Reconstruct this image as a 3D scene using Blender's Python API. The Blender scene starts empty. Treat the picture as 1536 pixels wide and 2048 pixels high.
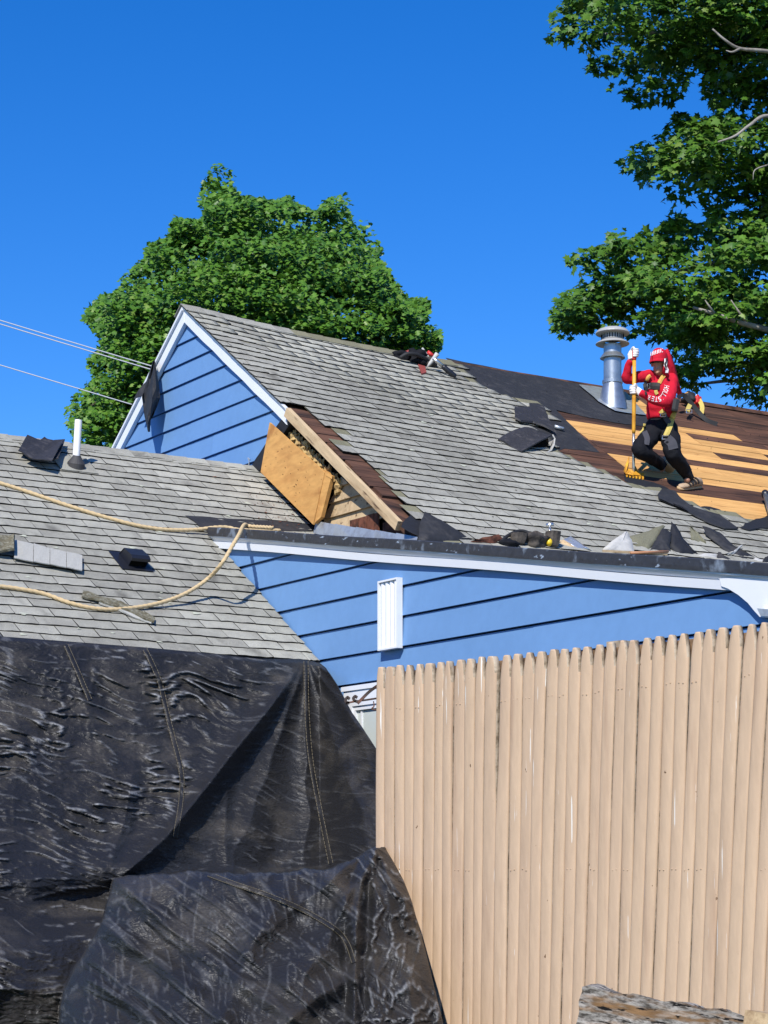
import bpy, bmesh, math, random
import numpy as np
from mathutils import Vector, Matrix

random.seed(7); RNG = np.random.default_rng(11)
scene = bpy.context.scene
COL = scene.collection

# ------------------------------------------------------------------ camera
F = 4000.0; CX = 768.0; HZ = 1740.0; EYE = 1.55        # focal length and horizon in pixels of the 1536x2048 photograph
cam_d = bpy.data.cameras.new('camera'); cam = bpy.data.objects.new('camera', cam_d); COL.objects.link(cam)
cam.location = (0, 0, EYE); cam.rotation_euler = (math.radians(90), 0, 0)
cam_d.sensor_fit = 'HORIZONTAL'; cam_d.sensor_width = 36.0; cam_d.lens = 36.0 * F / 1536.0
cam_d.shift_y = (HZ - 1024.0) / 1536.0
cam_d.clip_start = 0.1; cam_d.clip_end = 3000.0
scene.camera = cam

# ------------------------------------------------------------------ sky, sun, exposure
SUN_EL = math.radians(42.0); SUN_AZ = math.radians(180 + 17.0)      # azimuth from +Y towards +X; the sun stands behind the camera, a little left
world = bpy.data.worlds.new('World'); scene.world = world; world.use_nodes = True
wn = world.node_tree; wn.nodes.clear()
sky = wn.nodes.new('ShaderNodeTexSky'); sky.sky_type = 'NISHITA'; sky.sun_disc = False
sky.sun_elevation = SUN_EL; sky.sun_rotation = SUN_AZ
sky.altitude = 600.0; sky.air_density = 1.0; sky.dust_density = 0.0; sky.ozone_density = 6.0
hs = wn.nodes.new('ShaderNodeHueSaturation'); hs.inputs['Saturation'].default_value = 1.30; hs.inputs['Hue'].default_value = 0.512; hs.inputs['Value'].default_value = 1.06
bg = wn.nodes.new('ShaderNodeBackground'); bg.inputs['Strength'].default_value = 0.12
wo = wn.nodes.new('ShaderNodeOutputWorld')
wn.links.new(sky.outputs[0], hs.inputs['Color']); wn.links.new(hs.outputs[0], bg.inputs['Color']); wn.links.new(bg.outputs[0], wo.inputs['Surface'])
S_DIR = Vector((math.sin(SUN_AZ) * math.cos(SUN_EL), math.cos(SUN_AZ) * math.cos(SUN_EL), math.sin(SUN_EL)))
sun_d = bpy.data.lights.new('sun', 'SUN'); sun_d.energy = 4.2; sun_d.angle = math.radians(0.53); sun_d.color = (1.0, 0.955, 0.88)
sun = bpy.data.objects.new('sun', sun_d); COL.objects.link(sun)
sun.rotation_euler = (-S_DIR).to_track_quat('-Z', 'Y').to_euler(); sun.location = (-6, -10, 20)
scene.view_settings.view_transform = 'Standard'; scene.view_settings.look = 'None'
scene.view_settings.exposure = 0.45; scene.view_settings.gamma = 1.0; scene.view_settings.use_curve_mapping = False

# ------------------------------------------------------------------ house frame: r along the ridge, g down the front slope (horizontal), z up
G = Vector((0.5476, -0.8367, 0)).normalized(); R = Vector((-G.y, G.x, 0)); Z = Vector((0, 0, 1))
D0 = 19.5; O = Vector(((365 - CX) / F * D0, D0, 0)) + R * 0.08; CAM = Vector((0, 0, EYE))
APEX = 7.049; PITCH = 0.69
def H(r, g, z): return O + R * r + G * g + Z * z
def ray(u, v): return Vector(((u - CX) / F, 1.0, (HZ - v) / F))
def at(u, v, depth): return CAM + ray(u, v) * depth
def rgz(P):
    q = P - O; return q.dot(R), q.dot(G), P.z
def hit(u, v, n, d):
    q = ray(u, v); N = R * n[0] + G * n[1] + Z * n[2]
    t = (d - N.dot(CAM - O)) / N.dot(q); return rgz(CAM + q * t)
def on_r(u, v, r): return hit(u, v, (1, 0, 0), r)
def sag(r): return 0.125 * (1 - math.exp(-max(r, 0) / 1.4)) * (1.0 if r < 3 else max(0.55, 1 - (r - 3) * 0.09))
def zmain(r, g): return APEX - PITCH * g - sag(r) * max(0.0, 1 - g / 3.4)
def on_main(u, v, lift=0.0):
    q = ray(u, v); a, b = 12.0, 26.0
    def fn(t):
        r, g, z = rgz(CAM + q * t); return z - zmain(r, g) - lift
    for _ in range(50):
        m = (a + b) / 2
        if fn(m) > 0: a = m
        else: b = m
    return rgz(CAM + q * a)
WP = 0.69; WG, WZ = 1.34, 5.25                                        # wing roof: pitch, ridge position
def zwing(r, g): return WZ - WP * (g - WG)
def on_wing(u, v, lift=0.0): return hit(u, v, (0, WP, 1), WP * WG + WZ + lift)
R2 = -1.18                                                          # plane of the lower blue wall

# ------------------------------------------------------------------ helpers
def tag(o, label=None, cat=None, group=None, kind=None):
    if label: o['label'] = label
    if cat: o['category'] = cat
    if group: o['group'] = group
    if kind: o['kind'] = kind
    return o
def thing(name, loc, label, cat, group=None):
    o = bpy.data.objects.new(name, None); COL.objects.link(o); o.location = loc; o.empty_display_size = 0.1
    return tag(o, label, cat, group)
def wloc(o):
    l = Vector(o.location)
    while o.parent: o = o.parent; l += o.location
    return l
def link(name, me, parent, loc):
    o = bpy.data.objects.new(name, me); COL.objects.link(o)
    if parent is not None: o.parent = parent; o.location = Vector(loc) - wloc(parent)
    else: o.location = loc
    return o
def mk(name, verts, faces, mat, parent=None, smooth=False, fmat=None, loc=None):
    vs = [Vector(v) for v in verts]
    if loc is None:
        n = len(vs); loc = Vector((sum(v.x for v in vs) / n, sum(v.y for v in vs) / n, min(v.z for v in vs)))
    me = bpy.data.meshes.new(name)
    me.from_pydata([v - loc for v in vs], [], faces)
    for m in (mat if isinstance(mat, (list, tuple)) else [mat]): me.materials.append(m)
    if fmat:
        for p, i in zip(me.polygons, fmat): p.material_index = i
    if smooth: me.polygons.foreach_set('use_smooth', [True] * len(me.polygons))
    bm = bmesh.new(); bm.from_mesh(me); bmesh.ops.recalc_face_normals(bm, faces=bm.faces); bm.to_mesh(me); bm.free()
    me.update(); return link(name, me, parent, loc)
class MB:
    def __init__(s): s.v = []; s.f = []; s.m = []
    def add(s, vs, fs, m=0):
        k = len(s.v); s.v += [Vector(x) for x in vs]; s.f += [tuple(i + k for i in f) for f in fs]; s.m += [m] * len(fs); return s
    def box(s, o, ex, ey, ez, m=0):
        o, ex, ey, ez = Vector(o), Vector(ex), Vector(ey), Vector(ez)
        vs = [o + ex * a + ey * b + ez * c for c in (0, 1) for b in (0, 1) for a in (0, 1)]
        return s.add(vs, [(0, 2, 3, 1), (4, 5, 7, 6), (0, 1, 5, 4), (2, 6, 7, 3), (0, 4, 6, 2), (1, 3, 7, 5)], m)
    def prism(s, front, back, m=0):
        n = len(front); vs = list(front) + list(back)
        fs = [tuple(range(n)), tuple(range(2 * n - 1, n - 1, -1))] + [(i, i + n, (i + 1) % n + n, (i + 1) % n) for i in range(n)]
        return s.add(vs, fs, m)
    def tube(s, pts, rad, sides=8, m=0, cap=True, flat=None):
        pts = [Vector(p) for p in pts]; n = len(pts); rads = rad if isinstance(rad, (list, tuple)) else [rad] * n
        vs = []; up = None
        for i, p in enumerate(pts):
            t = (pts[min(i + 1, n - 1)] - pts[max(i - 1, 0)]).normalized()
            if up is None: up = t.cross(Z if abs(t.z) < 0.9 else Vector((1, 0, 0))).normalized()
            up = (up - t * up.dot(t)).normalized(); sd = t.cross(up)
            for k in range(sides):
                a = 2 * math.pi * k / sides; vs.append(p + (up * math.cos(a) + sd * math.sin(a)) * rads[i])
        fs = [(i * sides + k, i * sides + (k + 1) % sides, (i + 1) * sides + (k + 1) % sides, (i + 1) * sides + k) for i in range(n - 1) for k in range(sides)]
        if cap: fs += [tuple(range(sides - 1, -1, -1)), tuple(range((n - 1) * sides, n * sides))]
        return s.add(vs, fs, m)
    def lathe(s, c, prof, sides=24, m=0, axis=Z, cap=False):
        c = Vector(c); ax = Vector(axis).normalized(); e1 = ax.cross(Vector((0, 1, 0.01))).normalized(); e2 = ax.cross(e1)
        vs = [c + ax * h + (e1 * math.cos(2 * math.pi * k / sides) + e2 * math.sin(2 * math.pi * k / sides)) * rr for rr, h in prof for k in range(sides)]
        n = len(prof); fs = [(i * sides + k, i * sides + (k + 1) % sides, (i + 1) * sides + (k + 1) % sides, (i + 1) * sides + k) for i in range(n - 1) for k in range(sides)]
        if cap: fs += [tuple(range(sides - 1, -1, -1)), tuple(range((n - 1) * sides, n * sides))]
        return s.add(vs, fs, m)
    def sheet(s, grid, th=0.0, m=0):
        """grid[i][j] of points; thickness along -mean normal"""
        ni, nj = len(grid), len(grid[0]); P = [Vector(p) for row in grid for p in row]
        fs = [(i * nj + j, i * nj + j + 1, (i + 1) * nj + j + 1, (i + 1) * nj + j) for i in range(ni - 1) for j in range(nj - 1)]
        if th <= 0: return s.add(P, fs, m)
        nr = [Vector((0, 0, 0)) for _ in P]
        for f in fs:
            n = (P[f[1]] - P[f[0]]).cross(P[f[3]] - P[f[0]])
            for k in f: nr[k] += n
        N = len(P); Q = [p - (n.normalized() if n.length > 0 else Z) * th for p, n in zip(P, nr)]
        ring = [j for j in range(nj)] + [i * nj + nj - 1 for i in range(1, ni)] + [(ni - 1) * nj + j for j in range(nj - 2, -1, -1)] + [i * nj for i in range(ni - 2, 0, -1)]
        fb = [tuple(k + N for k in reversed(f)) for f in fs]
        rim = [(ring[i], ring[(i + 1) % len(ring)], ring[(i + 1) % len(ring)] + N, ring[i] + N) for i in range(len(ring))]
        return s.add(P + Q, fs + fb + rim, m)
    def build(s, name, mat, parent=None, smooth=False, loc=None): return mk(name, s.v, s.f, mat, parent, smooth, s.m, loc)
def clip(poly, a, b, c):
    """keep a*x+b*y<=c"""
    out = []
    for i in range(len(poly)):
        p, q = poly[i], poly[(i + 1) % len(poly)]
        dp, dq = a * p[0] + b * p[1] - c, a * q[0] + b * q[1] - c
        if dp <= 0: out.append(p)
        if dp * dq < 0:
            t = dp / (dp - dq); out.append((p[0] + (q[0] - p[0]) * t, p[1] + (q[1] - p[1]) * t))
    return out
def inpoly(x, y, poly):
    c = False; j = len(poly) - 1
    for i in range(len(poly)):
        xi, yi = poly[i]; xj, yj = poly[j]
        if (yi > y) != (yj > y) and x < (xj - xi) * (y - yi) / (yj - yi) + xi: c = not c
        j = i
    return c
def npinpoly(x, y, poly):
    c = np.zeros(x.shape, bool); j = len(poly) - 1
    for i in range(len(poly)):
        xi, yi = poly[i]; xj, yj = poly[j]
        if yi != yj: c ^= ((yi > y) != (yj > y)) & (x < (xj - xi) * (y - yi) / (yj - yi) + xi)
        j = i
    return c
def spline(pts, n=8):
    P = [Vector(p) for p in pts]; P = [P[0] * 2 - P[1]] + P + [P[-1] * 2 - P[-2]]; out = []
    for i in range(1, len(P) - 2):
        a, b, c, d = P[i - 1:i + 3]
        for k in range(n):
            t = k / n; out.append(0.5 * (2 * b + (c - a) * t + (2 * a - 5 * b + 4 * c - d) * t * t + (3 * b - a - 3 * c + d) * t ** 3))
    out.append(P[-2]); return out
def np_mesh(name, V, T, mats, parent, loc, attr=None, smooth=False, midx=None):
    """triangle mesh from numpy arrays"""
    me = bpy.data.meshes.new(name); V = np.asarray(V, np.float32) - np.array(loc, np.float32); T = np.asarray(T, np.int32); k = T.shape[1]
    me.vertices.add(len(V)); me.vertices.foreach_set('co', V.ravel())
    me.loops.add(T.size); me.loops.foreach_set('vertex_index', T.ravel())
    me.polygons.add(len(T)); me.polygons.foreach_set('loop_start', np.arange(0, T.size, k, dtype=np.int32))
    me.polygons.foreach_set('loop_total', np.full(len(T), k, np.int32))
    for m in mats: me.materials.append(m)
    if midx is not None: me.polygons.foreach_set('material_index', np.asarray(midx, np.int32))
    if smooth: me.polygons.foreach_set('use_smooth', np.ones(len(T), bool))
    if attr is not None:
        a = me.attributes.new('var', 'FLOAT', 'POINT'); a.data.foreach_set('value', np.asarray(attr, np.float32))
    me.update(calc_edges=True); return link(name, me, parent, loc)
_P = np.random.default_rng(5).permutation(512)
def pnoise(x, y, seed=0):
    x = np.asarray(x, float); y = np.asarray(y, float); xi = np.floor(x).astype(int); yi = np.floor(y).astype(int); xf = x - xi; yf = y - yi
    u = xf ** 3 * (xf * (xf * 6 - 15) + 10); v = yf ** 3 * (yf * (yf * 6 - 15) + 10)
    def gr(ix, iy, dx, dy):
        h = _P[(_P[(ix + seed * 37) & 511] + iy) & 511] * (2 * math.pi / 512.0 * 7.0); return np.cos(h) * dx + np.sin(h) * dy
    a = gr(xi, yi, xf, yf); b = gr(xi + 1, yi, xf - 1, yf); c = gr(xi, yi + 1, xf, yf - 1); d = gr(xi + 1, yi + 1, xf - 1, yf - 1)
    return (a + u * (b - a)) * (1 - v) + (c + u * (d - c)) * v

# ------------------------------------------------------------------ materials
MATS = {}
def mat(name, col, rough=0.7, metal=0.0, spec=0.5, bump=0.0, bscale=60.0, var=0.0, vscale=6.0, col2=None, mix=(0.45, 0.6), stretch=(1, 1, 1), rnd=0.0, coord='Object', detail=6.0, trans=0.0, spots=()):
    """procedural: base colour, noise blend to col2, random tint for each object, noise bump"""
    m = bpy.data.materials.new(name); m.use_nodes = True; n = m.node_tree; N = n.nodes; L = n.links
    bs = N['Principled BSDF']; bs.inputs['Roughness'].default_value = rough; bs.inputs['Metallic'].default_value = metal
    bs.inputs['Specular IOR Level'].default_value = spec
    tc = N.new('ShaderNodeTexCoord'); mp = N.new('ShaderNodeMapping'); mp.inputs['Scale'].default_value = stretch
    L.new(tc.outputs[coord], mp.inputs['Vector']); vec = mp.outputs[0]
    oi = N.new('ShaderNodeObjectInfo')
    if rnd > 0 or col2 is not None or var > 0 or spots:
        off = N.new('ShaderNodeVectorMath'); off.operation = 'ADD'; sc = N.new('ShaderNodeVectorMath'); sc.operation = 'SCALE'
        cb = N.new('ShaderNodeCombineXYZ')
        for k in range(3): L.new(oi.outputs['Random'], cb.inputs[k])
        L.new(cb.outputs[0], sc.inputs[0]); sc.inputs['Scale'].default_value = 37.0
        L.new(vec, off.inputs[0]); L.new(sc.outputs[0], off.inputs[1]); vec = off.outputs[0]
    c = N.new('ShaderNodeRGB'); c.outputs[0].default_value = (*col, 1); cur = c.outputs[0]
    if col2 is not None:
        nt = N.new('ShaderNodeTexNoise'); nt.inputs['Scale'].default_value = vscale; nt.inputs['Detail'].default_value = detail; nt.inputs['Roughness'].default_value = 0.65
        L.new(vec, nt.inputs['Vector']); mr = N.new('ShaderNodeMapRange'); mr.inputs[1].default_value = mix[0]; mr.inputs[2].default_value = mix[1]
        L.new(nt.outputs[0], mr.inputs[0]); mx = N.new('ShaderNodeMix'); mx.data_type = 'RGBA'; L.new(mr.outputs[0], mx.inputs['Factor'])
        L.new(cur, mx.inputs[6]); mx.inputs[7].default_value = (*col2, 1); cur = mx.outputs[2]
    for (sc_, ss, lo_, hi_, st_) in spots:
        mp2 = N.new('ShaderNodeMapping'); mp2.inputs['Scale'].default_value = st_; L.new(vec, mp2.inputs[0]); n2 = N.new('ShaderNodeTexNoise'); n2.inputs['Scale'].default_value = ss; n2.inputs['Detail'].default_value = 4.0; L.new(mp2.outputs[0], n2.inputs['Vector'])
        r2 = N.new('ShaderNodeMapRange'); r2.inputs[1].default_value = lo_; r2.inputs[2].default_value = hi_; L.new(n2.outputs[0], r2.inputs[0]); mx2 = N.new('ShaderNodeMix'); mx2.data_type = 'RGBA'; L.new(r2.outputs[0], mx2.inputs['Factor']); L.new(cur, mx2.inputs[6]); mx2.inputs[7].default_value = (*sc_, 1); cur = mx2.outputs[2]
    if var > 0 or rnd > 0:
        hsv = N.new('ShaderNodeHueSaturation'); add = N.new('ShaderNodeMath'); add.operation = 'ADD'; add.inputs[0].default_value = 1.0
        nv = N.new('ShaderNodeTexNoise'); nv.inputs['Scale'].default_value = bscale; nv.inputs['Detail'].default_value = 3.0; L.new(vec, nv.inputs['Vector'])
        m1 = N.new('ShaderNodeMapRange'); m1.inputs[1].default_value = 0.25; m1.inputs[2].default_value = 0.75; m1.inputs[3].default_value = -var; m1.inputs[4].default_value = var; L.new(nv.outputs[0], m1.inputs[0])
        m2 = N.new('ShaderNodeMapRange'); m2.inputs[3].default_value = -rnd; m2.inputs[4].default_value = rnd; L.new(oi.outputs['Random'], m2.inputs[0])
        L.new(m1.outputs[0], add.inputs[1]); ad2 = N.new('ShaderNodeMath'); ad2.operation = 'ADD'; L.new(add.outputs[0], ad2.inputs[0]); L.new(m2.outputs[0], ad2.inputs[1])
        L.new(cur, hsv.inputs['Color']); L.new(ad2.outputs[0], hsv.inputs['Value']); cur = hsv.outputs[0]
    L.new(cur, bs.inputs['Base Color'])
    if bump > 0:
        bt = N.new('ShaderNodeTexNoise'); bt.inputs['Scale'].default_value = bscale; bt.inputs['Detail'].default_value = 5.0; L.new(vec, bt.inputs['Vector'])
        bp = N.new('ShaderNodeBump'); bp.inputs['Strength'].default_value = bump; bp.inputs['Distance'].default_value = 0.01; L.new(bt.outputs[0], bp.inputs['Height']); L.new(bp.outputs[0], bs.inputs['Normal'])
    if trans > 0:
        tr = N.new('ShaderNodeBsdfTranslucent'); L.new(cur, tr.inputs['Color']); ms = N.new('ShaderNodeMixShader'); ms.inputs[0].default_value = trans
        out = N['Material Output']; L.new(bs.outputs[0], ms.inputs[1]); L.new(tr.outputs[0], ms.inputs[2]); L.new(ms.outputs[0], out.inputs['Surface'])
    MATS[name] = m; return m
M = MATS
mat('shingle', (0.36, 0.352, 0.302), 0.95, spec=0.12, bump=0.7, bscale=150, var=0.24, col2=(0.24, 0.23, 0.20), vscale=3.0, mix=(0.42, 0.72), rnd=0.24, spots=[((0.12, 0.115, 0.10), 5, 0.60, 0.80, (1, .35, 1))])
mat('shingle_headlap', (0.20, 0.19, 0.125), 0.95, spec=0.15, bump=0.6, bscale=150, var=0.25, rnd=0.1)
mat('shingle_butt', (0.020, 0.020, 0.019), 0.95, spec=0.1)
mat('felt', (0.022, 0.023, 0.027), 0.75, spec=0.35, bump=0.5, bscale=25, col2=(0.055, 0.052, 0.052), vscale=7, mix=(0.5, 0.8), var=0.2)
mat('felt_dark', (0.015, 0.016, 0.020), 0.7, spec=0.35, bump=0.4, bscale=30, var=0.15)
mat('tar_shingle', (0.030, 0.029, 0.032), 0.6, spec=0.4, bump=0.6, bscale=40, col2=(0.10, 0.09, 0.085), vscale=9, mix=(0.55, 0.8), var=0.2)
mat('plank_light', (0.62, 0.345, 0.12), 0.8, spec=0.2, spots=[((0.20, 0.08, 0.03), 26, 0.70, 0.76, (2.5, 1, 1)), ((0.36, 0.17, 0.055), 60, 0.56, 0.70, (.35, 1, 1))], col2=(0.44, 0.215, 0.065), vscale=9, mix=(0.5, 0.78), stretch=(0.10, 1, 1), bump=0.2, bscale=22, var=0.12, rnd=0.13)
mat('plank_dark', (0.115, 0.055, 0.034), 0.85, spec=0.25, stretch=(0.12, 1, 1), col2=(0.026, 0.016, 0.013), vscale=8, mix=(0.42, 0.66), bump=0.3, bscale=18, var=0.3, rnd=0.2)
mat('plywood', (0.56, 0.30, 0.095), 0.75, spec=0.25, spots=[((0.30, 0.12, 0.035), 9, 0.58, 0.72, (1, 1, .3)), ((0.16, 0.06, 0.02), 22, 0.68, 0.74, (1, 1, 1))], col2=(0.42, 0.20, 0.06), vscale=6, mix=(0.45, 0.75), stretch=(.5, .5, 1.6), bump=0.15, bscale=20, var=0.12)
mat('old_wood', (0.50, 0.37, 0.22), 0.85, spec=0.2, spots=[((0.10, 0.06, 0.035), 20, 0.60, 0.70, (.7, 1, 1))], stretch=(0.2, 1, 1), col2=(0.27, 0.17, 0.09), vscale=8, mix=(0.5, 0.75), bump=0.3, bscale=20, var=0.15, rnd=0.1)
mat('red_wood', (0.17, 0.065, 0.04), 0.85, spec=0.2, col2=(0.06, 0.028, 0.02), vscale=8, bump=0.3, bscale=20, var=0.2, rnd=0.15)
mat('foam', (0.52, 0.37, 0.165), 0.95, spec=0.1, col2=(0.22, 0.13, 0.06), vscale=9, mix=(0.45, 0.7), bump=1.0, bscale=22)
mat('blue_siding', (0.140, 0.275, 0.505), 0.55, spec=0.3, col2=(0.128, 0.255, 0.47), vscale=1.6, mix=(0.4, 0.7), bump=0.06, bscale=14, var=0.03, rnd=0.025)
mat('white_trim', (0.72, 0.735, 0.76), 0.5, spec=0.35, bump=0.12, bscale=9, col2=(0.66, 0.68, 0.70), vscale=7, mix=(0.58, 0.85))
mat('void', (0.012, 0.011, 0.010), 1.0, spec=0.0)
mat('membrane', (0.026, 0.027, 0.032), 0.5, spec=0.5, bump=0.7, bscale=14, col2=(0.10, 0.12, 0.15), vscale=13, mix=(0.58, 0.78), var=0.25)
mat('membrane_edge', (0.034, 0.035, 0.040), 0.45, spec=0.5, bump=0.5, bscale=22, spots=[((0.16, 0.19, 0.23), 9, 0.56, 0.68, (1, 1, .8)), ((0.30, 0.36, 0.44), 22, 0.66, 0.72, (.6, .6, 1.4))], var=0.2)
mat('metal_flash', (0.52, 0.56, 0.58), 0.35, metal=0.6, spec=0.5, bump=0.25, bscale=9, col2=(0.34, 0.35, 0.36), vscale=9, mix=(0.45, 0.7))
mat('galvanised', (0.40, 0.43, 0.46), 0.38, metal=0.8, bump=0.04, bscale=14, col2=(0.28, 0.31, 0.33), vscale=10, mix=(0.4, 0.7))
mat('white_paint_metal', (0.36, 0.36, 0.35), 0.45, spec=0.4)
mat('pvc', (0.80, 0.79, 0.78), 0.4, spec=0.4)
mat('rubber', (0.045, 0.043, 0.045), 0.7)
mat('black_plastic', (0.012, 0.013, 0.018), 0.4, spec=0.5)
mat('fence_paint', (0.505, 0.362, 0.243), 0.75, spec=0.25, bump=0.35, bscale=30, var=0.06, stretch=(1, 1, .25), spots=[((0.70, 0.66, 0.60), 30, 0.70, 0.715, (2.4, 2.4, .35)), ((0.13, 0.075, 0.04), 36, 0.735, 0.75, (1, 1, 2.4)), ((0.42, 0.285, 0.19), 16, 0.60, 0.75, (1, 1, .3))], rnd=0.04, col2=(0.46, 0.325, 0.22), vscale=3, mix=(0.45, 0.7))
mat('bare_wood', (0.44, 0.36, 0.27), 0.9, spec=0.15, col2=(0.20, 0.15, 0.10), vscale=14, mix=(0.45, 0.62), bump=0.5, bscale=30, var=0.2)
mat('rail_wood', (0.24, 0.15, 0.085), 0.9, spec=0.15, col2=(0.10, 0.06, 0.035), vscale=8, bump=0.4, bscale=20)
mat('weathered', (0.33, 0.30, 0.265), 0.95, spec=0.1, spots=[((0.20, 0.115, 0.055), 30, 0.50, 0.64, (.6, 1, 1)), ((0.012, 0.011, 0.010), 60, 0.60, 0.65, (.8, 1, 1))], col2=(0.07, 0.06, 0.05), vscale=80, mix=(0.42, 0.60), stretch=(0.28, 1, 1), bump=1.0, bscale=28, var=0.3)
mat('rope', (0.56, 0.42, 0.235), 0.9, spec=0.15, bump=0.4, bscale=160, var=0.15)
mat('cable', (0.40, 0.41, 0.43), 0.5)
mat('iron', (0.035, 0.02, 0.015), 0.6, col2=(0.14, 0.05, 0.025), vscale=12)
mat('glass', (0.55, 0.60, 0.58), 0.08, spec=0.6)
mat('curtain', (0.66, 0.68, 0.64), 0.8)
mat('leaf_a', (0.072, 0.175, 0.017), 0.5, spec=0.3, rnd=0.15, trans=0.22)
mat('leaf_b', (0.105, 0.225, 0.024), 0.5, spec=0.3, rnd=0.15, trans=0.25)
mat('leaf_c', (0.045, 0.125, 0.013), 0.45, spec=0.4, rnd=0.15, trans=0.2)
mat('leaf_d', (0.17, 0.27, 0.05), 0.45, spec=0.4, rnd=0.15, trans=0.25)
mat('bark', (0.30, 0.28, 0.25), 0.9, spec=0.1, bump=0.5, bscale=12, col2=(0.17, 0.155, 0.135), vscale=6)
mat('bark_dark', (0.09, 0.075, 0.06), 0.9, spec=0.1, bump=0.5, bscale=12)
mat('lichen', (0.42, 0.43, 0.34), 0.95)
mat('grass', (0.06, 0.11, 0.03), 0.95, col2=(0.10, 0.09, 0.05), vscale=0.8, bump=0.5, bscale=6)
mat('red_cloth', (0.50, 0.010, 0.028), 0.85, spec=0.2, bump=0.5, bscale=26, var=0.10)
mat('red_light', (0.62, 0.025, 0.04), 0.8, spec=0.2)
mat('black_cloth', (0.0075, 0.008, 0.011), 0.85, spec=0.2, bump=0.7, bscale=22, var=0.2)
mat('grey_cloth', (0.055, 0.055, 0.065), 0.9, spec=0.2, bump=0.3, bscale=30)
mat('strap_black', (0.012, 0.012, 0.013), 0.7)
mat('strap_yellow', (0.52, 0.40, 0.10), 0.8, var=0.1, bscale=50)
mat('strap_orange', (0.62, 0.33, 0.07), 0.8)
mat('white_cloth', (0.76, 0.73, 0.70), 0.85, spec=0.2, bump=0.3, bscale=60)
mat('print_white', (0.82, 0.80, 0.79), 0.8)
mat('skin', (0.40, 0.20, 0.125), 0.55, spec=0.4)
mat('shoe_tan', (0.42, 0.30, 0.19), 0.8, bump=0.2, bscale=60)
mat('shoe_dark', (0.045, 0.035, 0.028), 0.8)
mat('sole_gum', (0.50, 0.33, 0.17), 0.75)
mat('tool_yellow', (0.72, 0.36, 0.035), 0.45, spec=0.4, col2=(0.55, 0.24, 0.02), vscale=10)
mat('tool_red', (0.55, 0.03, 0.025), 0.5)
mat('steel', (0.62, 0.62, 0.60), 0.3, metal=0.9)
mat('leather', (0.09, 0.075, 0.06), 0.7, spec=0.3, bump=0.5, bscale=30, col2=(0.03, 0.026, 0.024), vscale=9)
mat('leather_red', (0.24, 0.045, 0.035), 0.7)
mat('yellow_plastic', (0.72, 0.50, 0.02), 0.4)
mat('foil', (0.62, 0.66, 0.70), 0.25, metal=0.7)
mat('paper_white', (0.46, 0.45, 0.42), 0.85, var=0.1, bscale=20)
mat('copper_stick', (0.42, 0.20, 0.10), 0.6)
mat('sunglass', (0.004, 0.004, 0.005), 0.15, spec=0.6)
def stuff_material():
    """shingle colour with a tint stored for each tab"""
    m = M['shingle'].copy(); m.name = 'shingle_rest'; n = m.node_tree
    at_ = n.nodes.new('ShaderNodeAttribute'); at_.attribute_name = 'var'
    for l in list(n.links):
        if l.from_node.type == 'OBJECT_INFO' and l.to_node.type == 'MAP_RANGE': n.links.new(at_.outputs['Fac'], l.to_socket)
    M['shingle_rest'] = m
    n = M['shingle'].node_tree                             # each tab's own weathering, stored as its object colour
    for l in list(n.links):
        if l.from_node.type == 'OBJECT_INFO' and l.to_node.type == 'MAP_RANGE': n.links.new(l.from_node.outputs['Color'], l.to_socket)
stuff_material()

# ------------------------------------------------------------------ ground
def ground():
    n = 60; xs = [-600, -120, -40, -20] + [i * 1.0 for i in range(-12, 13)] + [20, 40, 120, 600]
    ys = [-300, -60, -20, -6, 0, 2, 3, 4, 5, 6, 7, 8, 10, 12, 14, 16, 18, 20, 24, 30, 40, 60, 120, 300, 900]
    gz = lambda x, y: 0.62 * min(1, max(0, (y - 1.0) / 5.0)) ** 1.0 + 0.02 * math.sin(x * 1.3 + y)
    v = [Vector((x, y, gz(x, y))) for y in ys for x in xs]; w = len(xs)
    f = [(j * w + i, j * w + i + 1, (j + 1) * w + i + 1, (j + 1) * w + i) for j in range(len(ys) - 1) for i in range(w - 1)]
    tag(mk('ground', v, f, M['grass'], smooth=True, loc=Vector((0, 0, 0))), kind='structure')
ground()
GZ = 0.62

def link_m(name, me, parent, mw):
    o = bpy.data.objects.new(name, me); COL.objects.link(o)
    if parent is not None:
        o.parent = parent; o.matrix_local = Matrix.Translation(-wloc(parent)) @ mw
    else: o.matrix_world = mw
    return o
def frame(o, ex, ey, ez):
    m = Matrix.Identity(4)
    for k, e in enumerate((ex, ey, ez)):
        for i in range(3): m[i][k] = e[i]
    for i in range(3): m[i][3] = o[i]
    return m
def boxmesh(name, lx, ly, lz, mats, jag=0.0, butt=None, seed=0):
    """box from 0..lx, 0..ly, 0..lz with slightly uneven ends; optional separate end material"""
    rd = random.Random(seed); b = MB(); j = lambda: rd.uniform(-jag, jag)
    a = [j(), j(), j(), j()]
    vs = [(a[0], 0, 0), (lx + a[1], 0, 0), (lx + a[2], ly, 0), (a[3], ly, 0)]
    vs += [(x, y, lz) for x, y, _ in vs]
    b.add(vs, [(0, 3, 2, 1), (4, 5, 6, 7), (0, 1, 5, 4), (2, 3, 7, 6), (1, 2, 6, 5), (3, 0, 4, 7)])
    me = bpy.data.meshes.new(name); me.from_pydata(b.v, [], b.f)
    for m in mats: me.materials.append(m)
    return me

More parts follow.
